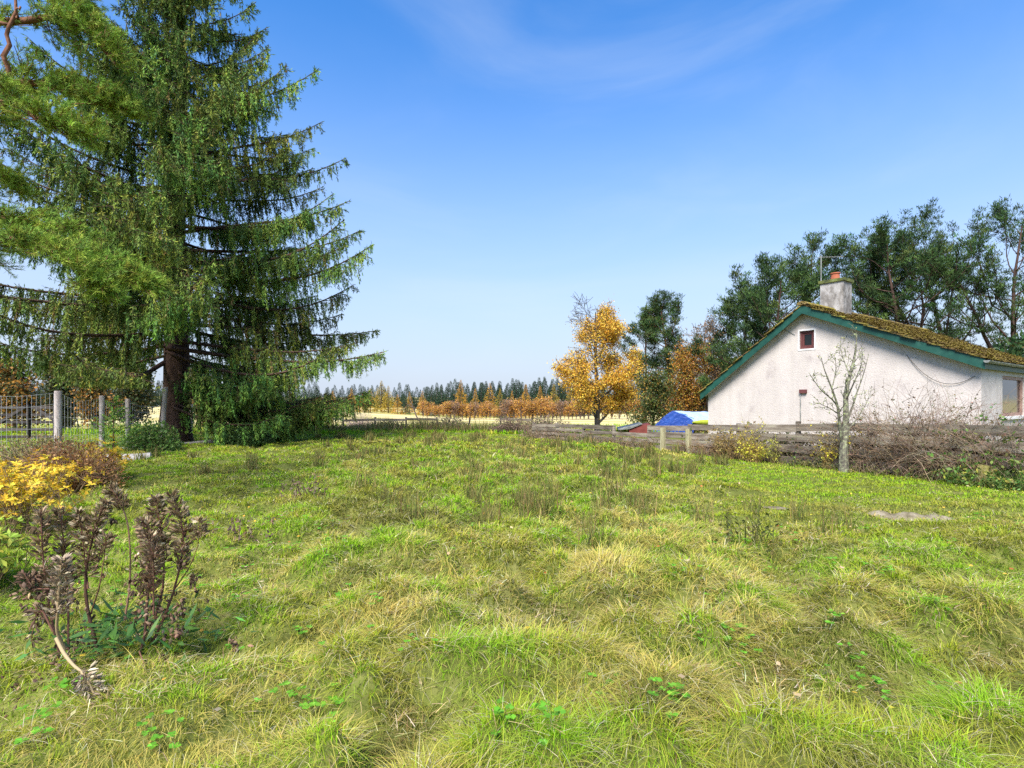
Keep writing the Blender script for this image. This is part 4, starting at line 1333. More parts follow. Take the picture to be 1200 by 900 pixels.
# bare twiggy trees against the sky left of the cottage
twspec = [dict(n=14, t0=.25, t1=.97, ang=.8, L=lambda t: 2.4 * (1.15 - t) ** .6, rr=.5, wob=.2, lift=.5, nseg=6),
          dict(n=7, t0=.2, t1=1, ang=.8, L=1.0, rr=.55, wob=.22, lift=.4, nseg=4), dict(n=4, t0=.2, t1=1, ang=.7, L=.45, rr=.6, wob=.2, lift=.3, nseg=3)]
for px, y, top, sd_, lab in [(832, 36, 384, 91, 'bare twiggy tree with few brown leaves between pine and cottage roof'), (858, 39, 378, 92, 'thin bare tree in front of the dark bushy pine')]:
    leafy('bare_tree', base_at(px, y), top_h(top, y, px), .13, sd_, lab, cols=[[.2, .12, .05], [.28, .16, .06]], wts=[1, 1], spec=twspec, lsize=.12, per=1, scatter=.1, thin=.012)
# evergreen bush behind the roof at the right edge
def bush(name, base, rx, ry, rz, seed, label, cols, wts, n, lsize, cat='bush', group=None, mat=None, up=.3, twig=60, twcol=(.10, .07, .05), asp=.55, stem=True, hollow=.35):
    rng = np.random.default_rng(seed)
    t = empty(name, base, label, cat, group)
    b = np.array(base, float)
    d = nrm(rng.normal(0, 1, (n, 3))); d[:, 2] = np.abs(d[:, 2]) if rz > .0 else d[:, 2]
    cl = nrm(rng.normal(0, 1, (24, 3))); cl[:, 2] = np.abs(cl[:, 2])
    lob = 1 + .22 * np.max(np.clip((d @ cl.T - .75) * 4, 0, 1) * rng.uniform(.2, 1, 24), axis=1)
    rr = (hollow + (1 - hollow) * rng.random(n) ** .6) * lob * .86
    q = b + d * rr[:, None] * [rx, ry, rz]
    dd = d * .8 + rng.normal(0, .7, (n, 3)) + [0, 0, up]
    mbl_ = MB()
    cards(mbl_, q, dd, rng.uniform(.7, 1.3, n) * lsize, rng.uniform(.7, 1.3, n) * lsize * asp, rng, pick(rng, cols, wts, n, .22, .07), mid=.5)
    if twig:
        mbw = MB()
        dt = nrm(rng.normal(0, 1, (twig, 3)) * [1, 1, .8]); dt[:, 2] = np.abs(dt[:, 2]) + .25; dt = nrm(dt)
        L = rng.uniform(.6, 1.08, twig)
        p0 = b + rng.normal(0, .08, (twig, 3)) * [rx, ry, 0]
        p2 = b + dt * L[:, None] * [rx, ry, rz]
        p1 = (p0 + p2) / 2 + rng.normal(0, .07, (twig, 3)) * rx + [0, 0, .08 * rz]
        r_ = .006 + .004 * rx
        sticks(mbw, p0, p1, r_, r_ * .7, 4, twcol); sticks(mbw, p1, p2, r_ * .7, r_ * .3, 4, twcol)
        mbw.build('stem', M_TWIG, t)
    mbl_.build('foliage', mat or M_LEAF, t)
    return t


b_ = base_at(1190, 27)
bush('evergreen_bush', (b_[0] + 1, b_[1], 1.5), 3.4, 2.5, 3.6, 101, 'broad green bush behind the mossy roof at the right edge', [[.04, .09, .025], [.06, .11, .03], [.12, .12, .03], [.025, .055, .02]], [4, 3, 1, 3], 9000, .22)
# dark and orange growth beyond the wire fence on the left
for i, (px, y, top, lab, ci) in enumerate([(18, 44, 430, 'orange tree glowing beyond the field gate at the left edge', 0), (75, 48, 428, 'dark olive tree beyond the wire fence', 1), (112, 46, 440, 'rusty tree showing between the middle wire fence posts', 0),
                                           (150, 50, 432, 'dark green tree directly left of the spruce trunk', 1), (-30, 50, 415, 'dark tree at the far left behind the gate', 1), (240, 60, 440, 'russet tree glimpsed right of the spruce trunk under its boughs', 0)]):
    leafy('field_tree', base_at(px, y), top_h(top, y, px), .16, 110 + i, lab, cols=[[.38, .19, .035], [.13, .10, .04], [.09, .10, .035]] if ci == 0 else [[.05, .075, .03], [.08, .10, .03], [.15, .12, .04]], wts=[3, 2, 2], spec=ospec, lsize=.24, per=10, scatter=.3, thin=.014)
# pale bare scrub at the right foot of the spruce
for i, (px, y, rx, rz, lab) in enumerate([(425, 40, 2.0, 1.9, 'pale pinkish bare shrub right of the lowest spruce boughs'), (345, 38, 1.6, 2.2, 'bare russet shrub seen under the spruce boughs'), (300, 42, 2.0, 1.8, 'pale bare shrub close behind the spruce')]):
    b_ = base_at(px, y)
    bush('bare_shrub', b_, rx, rx, rz, 120 + i, lab, [[.40, .30, .24], [.48, .38, .30], [.32, .22, .15]], [1, 1, 1], 1500, .10, twig=420, twcol=(.40, .30, .26), asp=.25, hollow=.2)

# ---------- distant mixed wood
rg = np.random.default_rng(131)
def proto_conifer(seed, cols, wts, h=10.0, w=2.3, nl=1800, droop=-.25, ls=.60, asp=.40, ragged=.35, bare=.05, pw=1.0):
    rng = np.random.default_rng(seed)
    mb = MB()
    sticks(mb, [[0, 0, -.5]], [[0, 0, h * .97]], .16, .02, 6, (.10, .07, .05))
    z = h * (bare + (1 - bare) * rng.random(nl) ** 1.15)
    lev = np.floor(z / h * 17) / 17
    R_ = w * (1 - z / h) ** pw * (1 - ragged + ragged * vnoise(z * 1.6, seed + 3.0) * 1.6) + .06
    a = rng.random(nl) * 6.283
    R_ = R_ * (.75 + .5 * vnoise(a * 1.9 + 7 * np.floor(z * 1.5), z * .9 + seed))
    r = R_ * rng.random(nl) ** .45
    p = np.stack([r * np.cos(a), r * np.sin(a), z - .12 * r], 1)
    dd = np.stack([np.cos(a), np.sin(a), np.full(nl, droop)], 1) + rng.normal(0, .35, (nl, 3))
    tz = 1.05 - .75 * z / h
    cards(mb, p, dd, rng.uniform(.6, 1.3, nl) * ls * tz, rng.uniform(.7, 1.2, nl) * ls * asp * tz, rng, pick(rng, cols, wts, nl, .22, .06), mid=.5)
    return mb
def proto_scrub(seed, cols, wts, h=6.0, w=1.5, nl=900, ls=.34):
    rng = np.random.default_rng(seed)
    mb = MB()
    nb = 46
    a = rng.random(nb) * 6.283; z0 = rng.random(nb) * h * .45
    sticks(mb, [[0, 0, -.4]], [[0, 0, h * .9]], .10, .02, 5, (.24, .19, .16))
    L = (h - z0) * rng.uniform(.4, .8, nb)
    e = np.stack([np.cos(a) * w * rng.uniform(.3, 1, nb), np.sin(a) * w * rng.uniform(.3, 1, nb), z0 + L], 1)
    sticks(mb, np.stack([0 * a, 0 * a, z0], 1), e, .035, .012, 3, (.24, .18, .15))
    n = nl
    ix = rng.integers(0, nb, n); f = .35 + .75 * rng.random((n, 1))
    p = np.stack([0 * a, 0 * a, z0], 1)[ix] * (1 - f) + e[ix] * f + rng.normal(0, .22, (n, 3))
    cards(mb, p, rng.normal(0, 1, (n, 3)) + [0, 0, .4], rng.uniform(.6, 1.3, n) * ls, ls * .6, rng, pick(rng, cols, wts, n, .22, .07), mid=.5)
    return mb
DARK = [[.028, .052, .030], [.038, .068, .034], [.05, .08, .034]]
LARCH = [[.52, .26, .025], [.58, .34, .035], [.42, .19, .025], [.34, .24, .05]]
LARCHG = [[.40, .30, .035], [.30, .26, .04], [.46, .28, .03]]
SCR = [[.50, .25, .05], [.40, .20, .06], [.32, .19, .12], [.54, .32, .05]]
SCRP = [[.27, .17, .12], [.34, .20, .11], [.22, .15, .12], [.40, .24, .08]]
def make_protos(name, mbs, mat):
    out = []
    for m in mbs:
        o = m.build(name, mat); out.append(o)
    return out
P_D = make_protos('fir_tree', [proto_conifer(200 + i, DARK, [3, 3, 2], 10, 2.1 + .25 * i) for i in range(4)], M_NEEDLE)
P_L = make_protos('larch_tree', [proto_conifer(210 + i, LARCH, [4, 4, 3, 2], 10, 2.6, 1900, -.1, .42, .5, .4) for i in range(3)] + [proto_conifer(215, LARCHG, [3, 2, 3], 10, 2.8, 1900, -.1, .42, .5, .4)], M_LEAF)
P_S = make_protos('birch_scrub', [proto_scrub(220 + i, SCR, [4, 3, 2, 3]) for i in range(3)] + [proto_scrub(225 + i, SCRP, [3, 3, 3, 2]) for i in range(2)], M_LEAF)
LAB = {'fir_tree': ('dark fir in the distant wood behind the golden larches', 'tree', 'dark firs of the distant wood'),
       'larch_tree': ('golden larch rising in the distant wood beyond the stubble field', 'tree', 'golden larches of the distant wood'),
       'birch_scrub': ('small orange and purple birch along the far edge of the stubble field', 'tree', 'small birches edging the far field')}
used = set()
def far_tree(protos, k, px, y, toppy, wf=1.0):
    src = protos[k % len(protos)]
    x = (px - 600) / FPX * y; zb = float(base_z(np.float64(x), np.float64(y)))
    h0 = 6.0 if protos is P_S else 10.0
    h = CZ - (toppy - HY) / FPX * y - zb
    s = h / h0
    if src.name not in used:
        used.add(src.name); o = src
    else:
        o = src.copy(); COL.objects.link(o)
    o.location = (x, y, zb); o.rotation_euler = (0, 0, rg.random() * 6.28); o.scale = (s * wf, s * wf, s)
    nm = src.name.split('.')[0]; tag(o, *LAB[nm])
# row of firs on the skyline
for k, px in enumerate(np.arange(-40, 905, 3.8)):
    y = rg.uniform(190, 225)
    top = np.interp(px, [-40, 200, 400, 440, 480, 540, 600, 660, 900], [446, 449, 452, 452, 454, 450, 447, 447, 449]) + rg.normal(0, 2.8)
    far_tree(P_D, k, px + rg.normal(0, 2), y, top, 1.5)
for k, px in enumerate(np.arange(500, 690, 5.5)):
    far_tree(P_D, k + 1, px + rg.normal(0, 2), rg.uniform(165, 180), np.interp(px, [500, 540, 600, 690], [458, 448, 448, 450]) + rg.normal(0, 4.0), 1.25)
# individual larches
for k, (px, top, wf) in enumerate([(447, 446, 1.6), (455, 452, 1.5), (466, 462, 1.4), (434, 455, 1.5), (480, 459, 1.1), (495, 458, 1.25), (540, 445, 1.15), (545, 462, 1.2), (574, 449, 1.35), (567, 470, 1.5), (557, 455, 1.0), (586, 455, 1.1), (600, 458, 1.0), (616, 450, 1.2), (633, 452, 1.1), (649, 450, 1.2), (425, 462, 1.5), (412, 455, 1.3), (523, 470, 1.2), (668, 455, 1.2), (390, 458, 1.3), (60, 455, 1.5), (120, 452, 1.5), (20, 450, 1.6)]):
    far_tree(P_L, k if 430 > px or px > 460 else 3, px, rg.uniform(142, 160), top, wf)
far_tree(P_D, 2, 475, 148, 464, 1.2); far_tree(P_D, 1, 509, 150, 462, 1.5); far_tree(P_D, 3, 502, 152, 470, 1.4); far_tree(P_D, 0, 592, 150, 456, 1.5)
for k, px in enumerate(np.arange(496, 690, 4.6)):
    y = rg.uniform(126, 140)
    top = np.interp(px, [496, 520, 560, 620, 690], [471, 473, 472, 468, 466]) + rg.normal(0, 3.6)
    far_tree(P_S, k % 3 if rg.random() < .78 else 3 + k % 2, px, y, top, 1.1)
for k, px in enumerate(np.arange(690, 860, 9)):
    far_tree(P_S, k, px, rg.uniform(120, 140), 462 + rg.normal(0, 3), 1.3)

# ------------------------------------------------------------------ growth along the boarded fence
def s_at(px):
    q = np.linspace(-3, 26, 3000); p = FA[None] + fd[None, :2] * q[:, None]
    return float(np.interp(-px, -(600 + FPX * p[:, 0] / p[:, 1]), q))


fn = np.array([fd[1], -fd[0], 0])          # towards the cottage


def arcs(rng, mb, p0, d0, L, r0, col, nseg=7, droop=.9, wob=.18):
    """many arching canes at once; returns all points"""
    n = len(p0); p = p0.copy(); d = nrm(d0); out = [p.copy()]
    for k in range(nseg):
        q = p + d * (L / nseg)[:, None]
        sticks(mb, p, q, r0 * (1 - .75 * k / nseg), r0 * (1 - .75 * (k + 1) / nseg), 3, col)
        p = q; d = nrm(d + rng.normal(0, wob, (n, 3)) - np.array([0, 0, droop / nseg])); out.append(p.copy())
    return np.stack(out, 1)


def thicket(name, px0, px1, n, L, seed, label, cols, leafcols=None, nleaf=0, lsize=.05, r0=.006, up=1.0, off=(-.15, .6), cat='bush', group=None, droop=1.4, leafmat=None, ztop=None):
    rng = np.random.default_rng(seed)
    s0, s1 = s_at(px1), s_at(px0)
    t = empty(name, FPt((s0 + s1) / 2), label, cat, group)
    s = s0 + (s1 - s0) * rng.random(n); o = off[0] + (off[1] - off[0]) * rng.random(n)
    p0 = np.array([FPt(a, 0, b) for a, b in zip(s, o)])
    d0 = rng.normal(0, .42, (n, 3)) + fn * .15 + fd * rng.normal(0, .5, (n, 1)); d0[:, 2] = np.abs(d0[:, 2]) + up
    mb = MB(); cc = pick(rng, cols, np.ones(len(cols)), n, .2, .06)
    pts = arcs(rng, mb, p0, d0, L * rng.uniform(.5, 1.25, n), np.full(n, r0), cc, droop=droop)
    # side twigs
    m = n * 5
    ix = rng.integers(0, n, m); kx = rng.integers(2, 7, m); q = pts[ix, kx]
    dd = nrm(rng.normal(0, 1, (m, 3)) + [0, 0, .25]); LL = rng.uniform(.08, .32, m)[:, None] * min(1, L)
    sticks(mb, q, q + dd * LL, r0 * .5, r0 * .25, 3, cc[ix])
    mb.build('stem', M_TWIG, t)
    if nleaf:
        ix = rng.integers(0, m, nleaf); f = rng.random((nleaf, 1))
        ql = (q + dd * LL * .8)[ix] * f + q[ix] * (1 - f)
        if ztop is not None:
            k = ql[:, 2] > ztop; ql = ql[k]
        nl = len(ql)
        mb = MB()
        cards(mb, ql, rng.normal(0, 1, (nl, 3)) + [0, 0, .2], rng.uniform(.6, 1.3, nl) * lsize, rng.uniform(.45, .8, nl) * lsize, rng, pick(rng, leafcols, np.ones(len(leafcols)), nl, .2, .08), mid=.5)
        mb.build('foliage', leafmat or M_LEAF, t)
    return t


BR = [[.20, .14, .09], [.27, .19, .125], [.15, .10, .07], [.32, .25, .165]]
BRL = [[.16, .10, .04], [.10, .12, .03], [.22, .16, .07], [.25, .14, .11]]
thicket('bramble_thicket', 1005, 1085, 520, 1.95, 301, 'tangled leafless bramble thicket over the fence right of the lichened sapling', BR, BRL, 1600, .05, r0=.007)
thicket('bramble_thicket', 1075, 1160, 500, 1.9, 302, 'tangled brown bramble thicket spilling over the fence below the gutter end', BR, BRL + [[.08, .15, .03]], 1800, .05, r0=.007)
thicket('bramble_thicket', 925, 1000, 110, 1.15, 303, 'low bramble growth on the fence left of the lichened sapling', BR, BRL + [[.09, .15, .03]], 1100, .05)
thicket('raspberry_bush', 1135, 1215, 260, 1.55, 304, 'green leafed raspberry canes by the fence at the right edge', BR, [[.10, .21, .035], [.14, .25, .045], [.18, .22, .05]], 2100, .085, r0=.006)
thicket('ivy', 830, 925, 110, .75, 305, 'ivy and lichen draped along the top boards of the fence', BR, [[.07, .12, .03], [.11, .16, .04], [.2, .22, .1]], 2200, .05, off=(-.1, .1), up=2.0, ztop=.62)
thicket('dead_weeds', 800, 850, 80, .6, 306, 'dead brown weeds against the fence right of the pale gate post', [[.20, .11, .06], [.26, .16, .09]], [[.22, .12, .05], [.28, .18, .08]], 420, .04, off=(-.3, 0))
thicket('tan_shrub', 847, 866, 60, 1.05, 307, 'tan feathery shrub against the fence under the left part of the gable', [[.26, .18, .08]], [[.34, .24, .07], [.26, .20, .06], [.4, .3, .1]], 1000, .05, off=(-.3, -.05), droop=.5)
thicket('yellow_shrub', 872, 888, 60, 1.10, 308, 'taller of two bright yellow shoots in front of the boarded fence', [[.3, .22, .08]], [[.58, .50, .05], [.50, .48, .05]], 480, .055, off=(-.3, -.1), droop=.3, up=2.4)
thicket('yellow_shrub', 884, 900, 55, .62, 309, 'shorter bushy yellow shoot beside the taller one at the fence', [[.3, .22, .08]], [[.60, .54, .05], [.52, .50, .05]], 480, .055, off=(-.45, -.2), droop=.3, up=2.0)
thicket('yellow_shrub', 903, 915, 24, .75, 310, 'thin greenish yellow shoot at the fence right of the bushy yellow one', [[.25, .22, .08]], [[.42, .44, .07]], 260, .05, off=(-.3, -.1), droop=.3, up=2.4)
thicket('yellow_shrub', 969, 979, 26, 1.05, 311, 'narrow yellow leafed shoot just left of the lichened sapling', [[.3, .22, .08]], [[.58, .48, .05], [.52, .44, .06]], 330, .055, off=(-.35, -.15), droop=.3, up=3.0)
thicket('dead_weeds', 705, 770, 130, .55, 312, 'brown weeds and brambles choking the fence by the tarpaulin', BR, [[.20, .13, .05], [.12, .12, .04], [.28, .2, .1]], 1700, .05, off=(-.5, .3))
thicket('dead_weeds', 618, 700, 170, .72, 313, 'brown brambles heaped on the fence at the foot of the golden birch', BR, [[.20, .12, .06], [.13, .13, .04], [.28, .2, .12]], 1300, .06, off=(-.6, .5), r0=.008)
thicket('dead_weeds', 1120, 1210, 150, .45, 314, 'low green weeds at the foot of the fence near the right edge', [[.12, .16, .05]], [[.08, .17, .03], [.12, .22, .04], [.3, .3, .05]], 1500, .07, off=(-.75, -.1))
thicket('dead_weeds', 930, 1120, 120, .30, 315, 'short mixed weeds in the shade under the bramble thickets', [[.2, .16, .08], [.13, .15, .05]], [[.09, .16, .03], [.18, .15, .05], [.28, .24, .08]], 900, .05, off=(-.5, -.05))
thicket('nettle_bed', 800, 1010, 420, 1.0, 316, 'dark dead nettles standing behind the boarded fence in front of the gable', [[.12, .09, .06], [.18, .13, .09]], [[.07, .09, .03], [.12, .10, .05]], 3600, .09, off=(.25, .9))
rg = np.random.default_rng(325)
ms = at(1157, 557, 10.55); mb = MB()
pr_ = [ms + np.array([a, .06 * rg.normal(), b]) for a, b in ((-.24, -.25), (.22, -.25), (.23, .05), (.12, .17), (-.06, .20), (-.20, .10))]
prism(mb, pr_, np.array([.04, .16, 0]))
tag(mb.build('mossy_stone', mat_noise('mossy_slab', [(0.3, (0.14, 0.11, 0.05)), (0.5, (0.24, 0.20, 0.07)), (0.7, (0.26, 0.26, 0.07))], (1, 1, 1), 7, rough=1, bump=.8, bscale=20), color=False), 'upright mossy stone at the foot of the fence near the right edge', 'stone')
# tall weeds at the far end of the meadow
rg = np.random.default_rng(330)
mb = MB()
n = 15000
y = rg.uniform(28.2, 31.5, n); x = rg.uniform(-16, 2.2, n)
k = fbm(x * .5, y * .3) + rg.normal(0, .08, n) > .42; x, y = x[k], y[k]; n = len(x)
c = pick(rg, [[.20, .19, .06], [.15, .18, .045], [.32, .26, .11], [.26, .16, .10]], [3, 3, 2, 1], n)
blades(mb, x, y, base_z(x, y) - .02, rg.random(n) * 6.28, rg.uniform(.25, .85, n) * (.5 + .8 * vnoise(x * .6, y)), .032 + 0 * x, np.abs(rg.normal(.15, .12, n)), np.abs(rg.normal(.6, .35, n)), c, c * .9, 3)
tag(mb.build('tall_weeds', M_GRASS), 'rank dry weeds along the far crest of the meadow', 'weeds', kind='stuff')
for i, (px, y, h, lab) in enumerate([(527, 29.5, .9, 'low dark green bush at the far end of the meadow'), (600, 28.0, .9, 'bramble mound at the far left end of the boarded fence'), (460, 30, .7, 'low dark bush among the far weeds below the larches'), (640, 25.5, 1.0, 'brown bramble mound on the boarded fence left of the birch')]):
    b_ = base_at(px, y)
    bush('low_bush', b_, 1.1 * h + .3, .6, h, 340 + i, lab, [[.09, .12, .04], [.13, .12, .05], [.2, .14, .09]] if i % 2 == 0 else [[.2, .14, .10], [.12, .13, .05], [.26, .19, .13]], [3, 2, 2], 1500, .09, twig=160, twcol=(.22, .15, .12))
# leaning dead sapling in the far fence
rg = np.random.default_rng(331)
t = empty('dead_sapling', base_at(494, 31), 'thin leaning dead sapling at the far rail fence', 'tree')
mb = MB()
P_ = np.array([at(496, 500, 31), at(488, 488, 31), at(480, 466, 31)]); sticks(mb, P_[:-1], P_[1:], [.05, .04], [.04, .015], 5, (.3, .22, .17))
q = P_[1] + (P_[2] - P_[1]) * rg.random((14, 1)); d = nrm(rg.normal(0, .5, (14, 3)) + [-.3, 0, .8]); sticks(mb, q, q + d * rg.uniform(.2, .6, (14, 1)), .015, .006, 3, (.3, .22, .17))
mb.build('stem', M_TWIG, t)

# ------------------------------------------------------------------ lichened sapling in front of the fence
rg = np.random.default_rng(351)
sap = empty('bare_sapling', (7.72, 12.62, 0), 'bare lichen covered sapling standing in front of the boarded fence and gable', 'tree')
sk = Skel()
def px3(lst, y0): return np.array([at(a, b, y0 + c) for a, b, c in lst])
YS = 12.62
def smooth(P_, k=14):
    t = np.linspace(0, len(P_) - 1, k); i = np.arange(len(P_))
    out = np.stack([np.interp(t, i, P_[:, j]) for j in range(3)], 1)
    for _ in range(2): out[1:-1] = (out[:-2] + 2 * out[1:-1] + out[2:]) / 4
    return out
main = smooth(px3([(989, 557, 0), (988, 525, 0), (991, 505, 0), (992, 485, 0), (990, 462, 0), (996, 440, .05), (1003, 415, .1), (1004, 392, .1)], YS), 18)
sk.put(main, np.interp(np.linspace(0, 1, 18), [0, .08, .3, 1], [.12, .10, .075, .011]), 0)
for lst, r0 in ([(988, 520, 0), (983, 500, -.1), (984, 480, -.2), (975, 455, -.3), (966, 435, -.35), (962, 418, -.4)], .042), \
        ([(990, 500, 0), (999, 478, .2), (1004, 460, .3), (1012, 440, .35), (1018, 415, .4)], .032), \
        ([(985, 482, -.1), (976, 468, -.2), (962, 458, -.4), (948, 437, -.5)], .022), \
        ([(992, 505, 0), (1004, 492, .2), (1016, 472, .35), (1020, 460, .4)], .02), \
        ([(984, 486, 0), (972, 478, -.15), (958, 472, -.25)], .016), ([(996, 440, 0), (988, 420, .2), (984, 404, .3)], .016), ([(991, 470, 0), (1000, 450, -.3), (1009, 430, -.4), (1011, 418, -.4)], .02), ([(975, 455, -.3), (980, 435, -.3), (979, 420, -.3)], .014):
    q = smooth(px3(lst, YS), 12); sk.put(q, np.linspace(r0, .005, 12), 1)
    branch_out(rg, sk, q, np.linspace(r0, .006, 12), 1, [None, dict(n=8, t0=.25, t1=1, ang=.7, L=.26, rr=.55, wob=.2, lift=.5, nseg=4), dict(n=4, t0=.2, t1=1, ang=.9, L=.07, rr=.6, wob=.2, lift=.3, nseg=2)])
branch_out(rg, sk, main[8:], np.linspace(.04, .008, 10), 1, [None, dict(n=16, t0=.1, t1=1, ang=.75, L=.30, rr=.5, wob=.2, lift=.5, nseg=4), dict(n=4, t0=.2, t1=1, ang=.9, L=.08, rr=.6, wob=.2, lift=.3, nseg=2)])
mb = MB(); put_wood(mb, sk, thin=.0045); mb.build('trunk', M_BARK_LICHEN, sap, color=False)
a_, b_, ra, rb, lv = sk.done(); k = rg.integers(0, len(a_), 420); k = k[lv[k] >= 1]
mb = MB(); cards(mb, b_[k], rg.normal(0, 1, (len(k), 3)), .035, .03, rg, jit(rg, [.36, .40, .17], len(k), .2, .06)); tag(mb.build('lichen', M_DRY, sap), kind='stuff')

# ------------------------------------------------------------------ things at the left margin
# spruce seedling and weeds in front of the wire fence
rg = np.random.default_rng(361)
def seedling(x, y, h, w, label):
    t = empty('spruce_seedling', (x, y, 0), label, 'tree')
    mb = MB(); tube(mb, [(x, y, -.1), (x, y, h)], [.025, .008], 6); mb.build('trunk', M_BARK_SPRUCE, t, color=False)
    mb = MB(); N = 46
    z = h * (.08 + .9 * rg.random(N)); a = rg.random(N) * 6.28; L = w * (1 - z / h) ** .8 + .08
    p0 = np.stack([x + 0 * a, y + 0 * a, z], 1); d = nrm(np.stack([np.cos(a), np.sin(a), .35 + .3 * rg.random(N)], 1))
    per = 60; ix = np.repeat(np.arange(N), per); f = rg.random((N * per, 1)); q = p0[ix] + d[ix] * L[ix][:, None] * f
    cards(mb, q, d[ix] + rg.normal(0, .6, (N * per, 3)), .075, .016, rg, pick(rg, [[.11, .22, .04], [.16, .27, .05]], [1, 1], N * per))
    mb.build('crown', M_NEEDLE, t)
seedling(-11.6, 15.9, 1.75, .85, 'young bright green spruce seedling in front of the wire fence')
b_ = (-11.2, 17.0, 0)
bush('elder_bush', b_, .95, .7, 1.05, 362, 'leafy green bush at the foot of the third fence post', [[.10, .19, .04], [.14, .24, .05], [.22, .26, .08]], [3, 3, 1], 2600, .10, twig=70)
bush('fern_clump', (-9.4, 19.4, 0), 1.0, .8, .75, 363, 'dark low growth at the foot of the big spruce', [[.05, .10, .03], [.08, .14, .035]], [1, 1], 2600, .10, twig=30)
# dry grass and rusty shrub
bush('rusty_shrub', (-7.9, 9.7, 0), 1.0, .75, 1.0, 364, 'rusty brown twiggy shrub behind the yellow azalea', [[.34, .17, .06], [.42, .25, .10], [.26, .12, .05]], [3, 3, 2], 4200, .055, twig=420, twcol=(.33, .20, .11), hollow=.25)
bush('rusty_shrub', (-9.7, 11.2, 0), 1.2, .8, 1.05, 365, 'pale brown dry shrub just below the tallest fence post', [[.36, .25, .10], [.42, .33, .15], [.28, .30, .08]], [3, 3, 2], 3600, .06, twig=420, twcol=(.36, .26, .15), hollow=.2)


def azalea(x, y, h, w, n, seed, label, cols, ls=.058, group=None, tiers=1.0, name='azalea_bush'):
    """twiggy shrub with whorls of leaves at the twig ends"""
    rng = np.random.default_rng(seed)
    t = empty(name, (x, y, 0), label, 'bush', group)
    mb = MB()
    p0 = np.array([x, y, 0]) + rng.normal(0, .12, (n, 3)) * [1, .8, 0] * w
    d0 = nrm(rng.normal(0, .55, (n, 3)) * [1, .8, .2] * w + [0, 0, 1.0])
    pts = arcs(rng, mb, p0, d0, h * rng.uniform(.6, 1.1, n), np.full(n, .008), np.array([.23, .16, .09]), nseg=6, droop=-.1, wob=.13)
    m = n * 6; ix = rng.integers(0, n, m); kx = rng.integers(3, 6, m); q = pts[ix, kx]; dd = nrm(rng.normal(0, .7, (m, 3)) + [0, 0, .8]); LL = rng.uniform(.10, .30, (m, 1))
    sticks(mb, q, q + dd * LL, .004, .002, 3, np.array([.25, .17, .09]))
    mb.build('stem', M_TWIG, t)
    tips = np.concatenate([pts[:, -1], q + dd * LL]); td = np.concatenate([nrm(pts[:, -1] - pts[:, -2]), dd])
    hz_ = tips[:, 2] / h; kp = rng.random(len(tips)) < sstep(.25, .7, hz_) + .1
    tips, td = tips[kp], td[kp]
    mb = MB(); per = 9
    ix = np.repeat(np.arange(len(tips)), per); a = np.tile(np.arange(per) * 6.283 / per, len(tips)) + rng.normal(0, .3, len(ix))
    A, B = frame_of(td); d = A[ix] * np.cos(a)[:, None] + B[ix] * np.sin(a)[:, None] + td[ix] * rng.uniform(-.1, .5, (len(ix), 1))
    cards(mb, tips[ix], d, rng.uniform(.7, 1.25, len(ix)) * ls, rng.uniform(.32, .45, len(ix)) * ls, rng, pick(rng, cols, np.ones(len(cols)), len(ix), .15, .05), side=td[ix] + rng.normal(0, .25, (len(ix), 3)), mid=.58)
    mb.build('foliage', M_LEAF, t)


YEL = [[.72, .50, .03], [.70, .42, .03], [.62, .52, .05]]
azalea(-5.85, 6.5, .90, .95, 44, 371, 'yellow leaved azalea at the left edge of the view', YEL)
azalea(-6.55, 7.0, .95, .9, 38, 372, 'second yellow azalea cut by the left edge', YEL)
azalea(-7.5, 9.0, .72, .8, 26, 373, 'small yellow azalea in front of the rusty shrub', YEL)
azalea(-7.9, 10.6, .80, .8, 22, 374, 'yellow topped sprig beside the young spruce seedling', YEL, ls=.085)
azalea(-4.35, 4.4, .62, .7, 26, 375, 'low yellow green leafed bush at the left edge below the azalea', [[.34, .44, .05], [.46, .46, .06], [.26, .38, .04]], ls=.07)

# ------------------------------------------------------------------ dead seed stalks in the left foreground
rg = np.random.default_rng(381)
PODC = [[.24, .17, .095], [.34, .26, .155], [.15, .10, .055], [.46, .38, .25]]
BRN = [[.19, .12, .075], [.26, .175, .11], [.12, .075, .05]]


def pods(mb, c, d, L, W, col):
    """open two-valved seed pods: boat shaped halves, curling apart"""
    n = len(c); a, b = frame_of(d)
    th = rg.random(n) * 6.283
    s = a * np.cos(th)[:, None] + b * np.sin(th)[:, None]; u = np.cross(d, s)
    for sg in (-1, 1):
        curl = rg.uniform(.15, .5, n)[:, None] * sg
        P0 = c; P1 = c + d * L[:, None] * .35 + u * (L * .10)[:, None] * sg; P2 = c + d * L[:, None] * .72 + u * L[:, None] * .16 * curl * 2; P3 = c + d * L[:, None] + u * L[:, None] * .3 * curl * 2
        w1 = s * W[:, None] * .5; w2 = s * W[:, None] * .42
        bk = u * (W * .30)[:, None] * sg
        v = np.stack([P0, P1 - w1, P1 + bk, P1 + w1, P2 - w2, P2 + bk, P2 + w2, P3], 1)
        base = np.arange(n)[:, None] * 8
        tri = np.array([[0, 2, 1], [0, 3, 2], [4, 5, 7], [5, 6, 7]]); quad = np.array([[1, 2, 5, 4], [2, 3, 6, 5]])
        cc = np.repeat(col * rg.uniform(.8, 1.2, (n, 1)), 8, 0)
        vv = v.reshape(-1, 3)
        n0 = mb.n
        mb.add(vv, (tri[None] + base[:, :, None]).reshape(-1, 3), cc)
        mb.f.append((quad[None] + base[:, :, None]).reshape(-1, 4).astype(np.int32) + n0); mb.m.append(np.zeros(n * 2, np.int32))


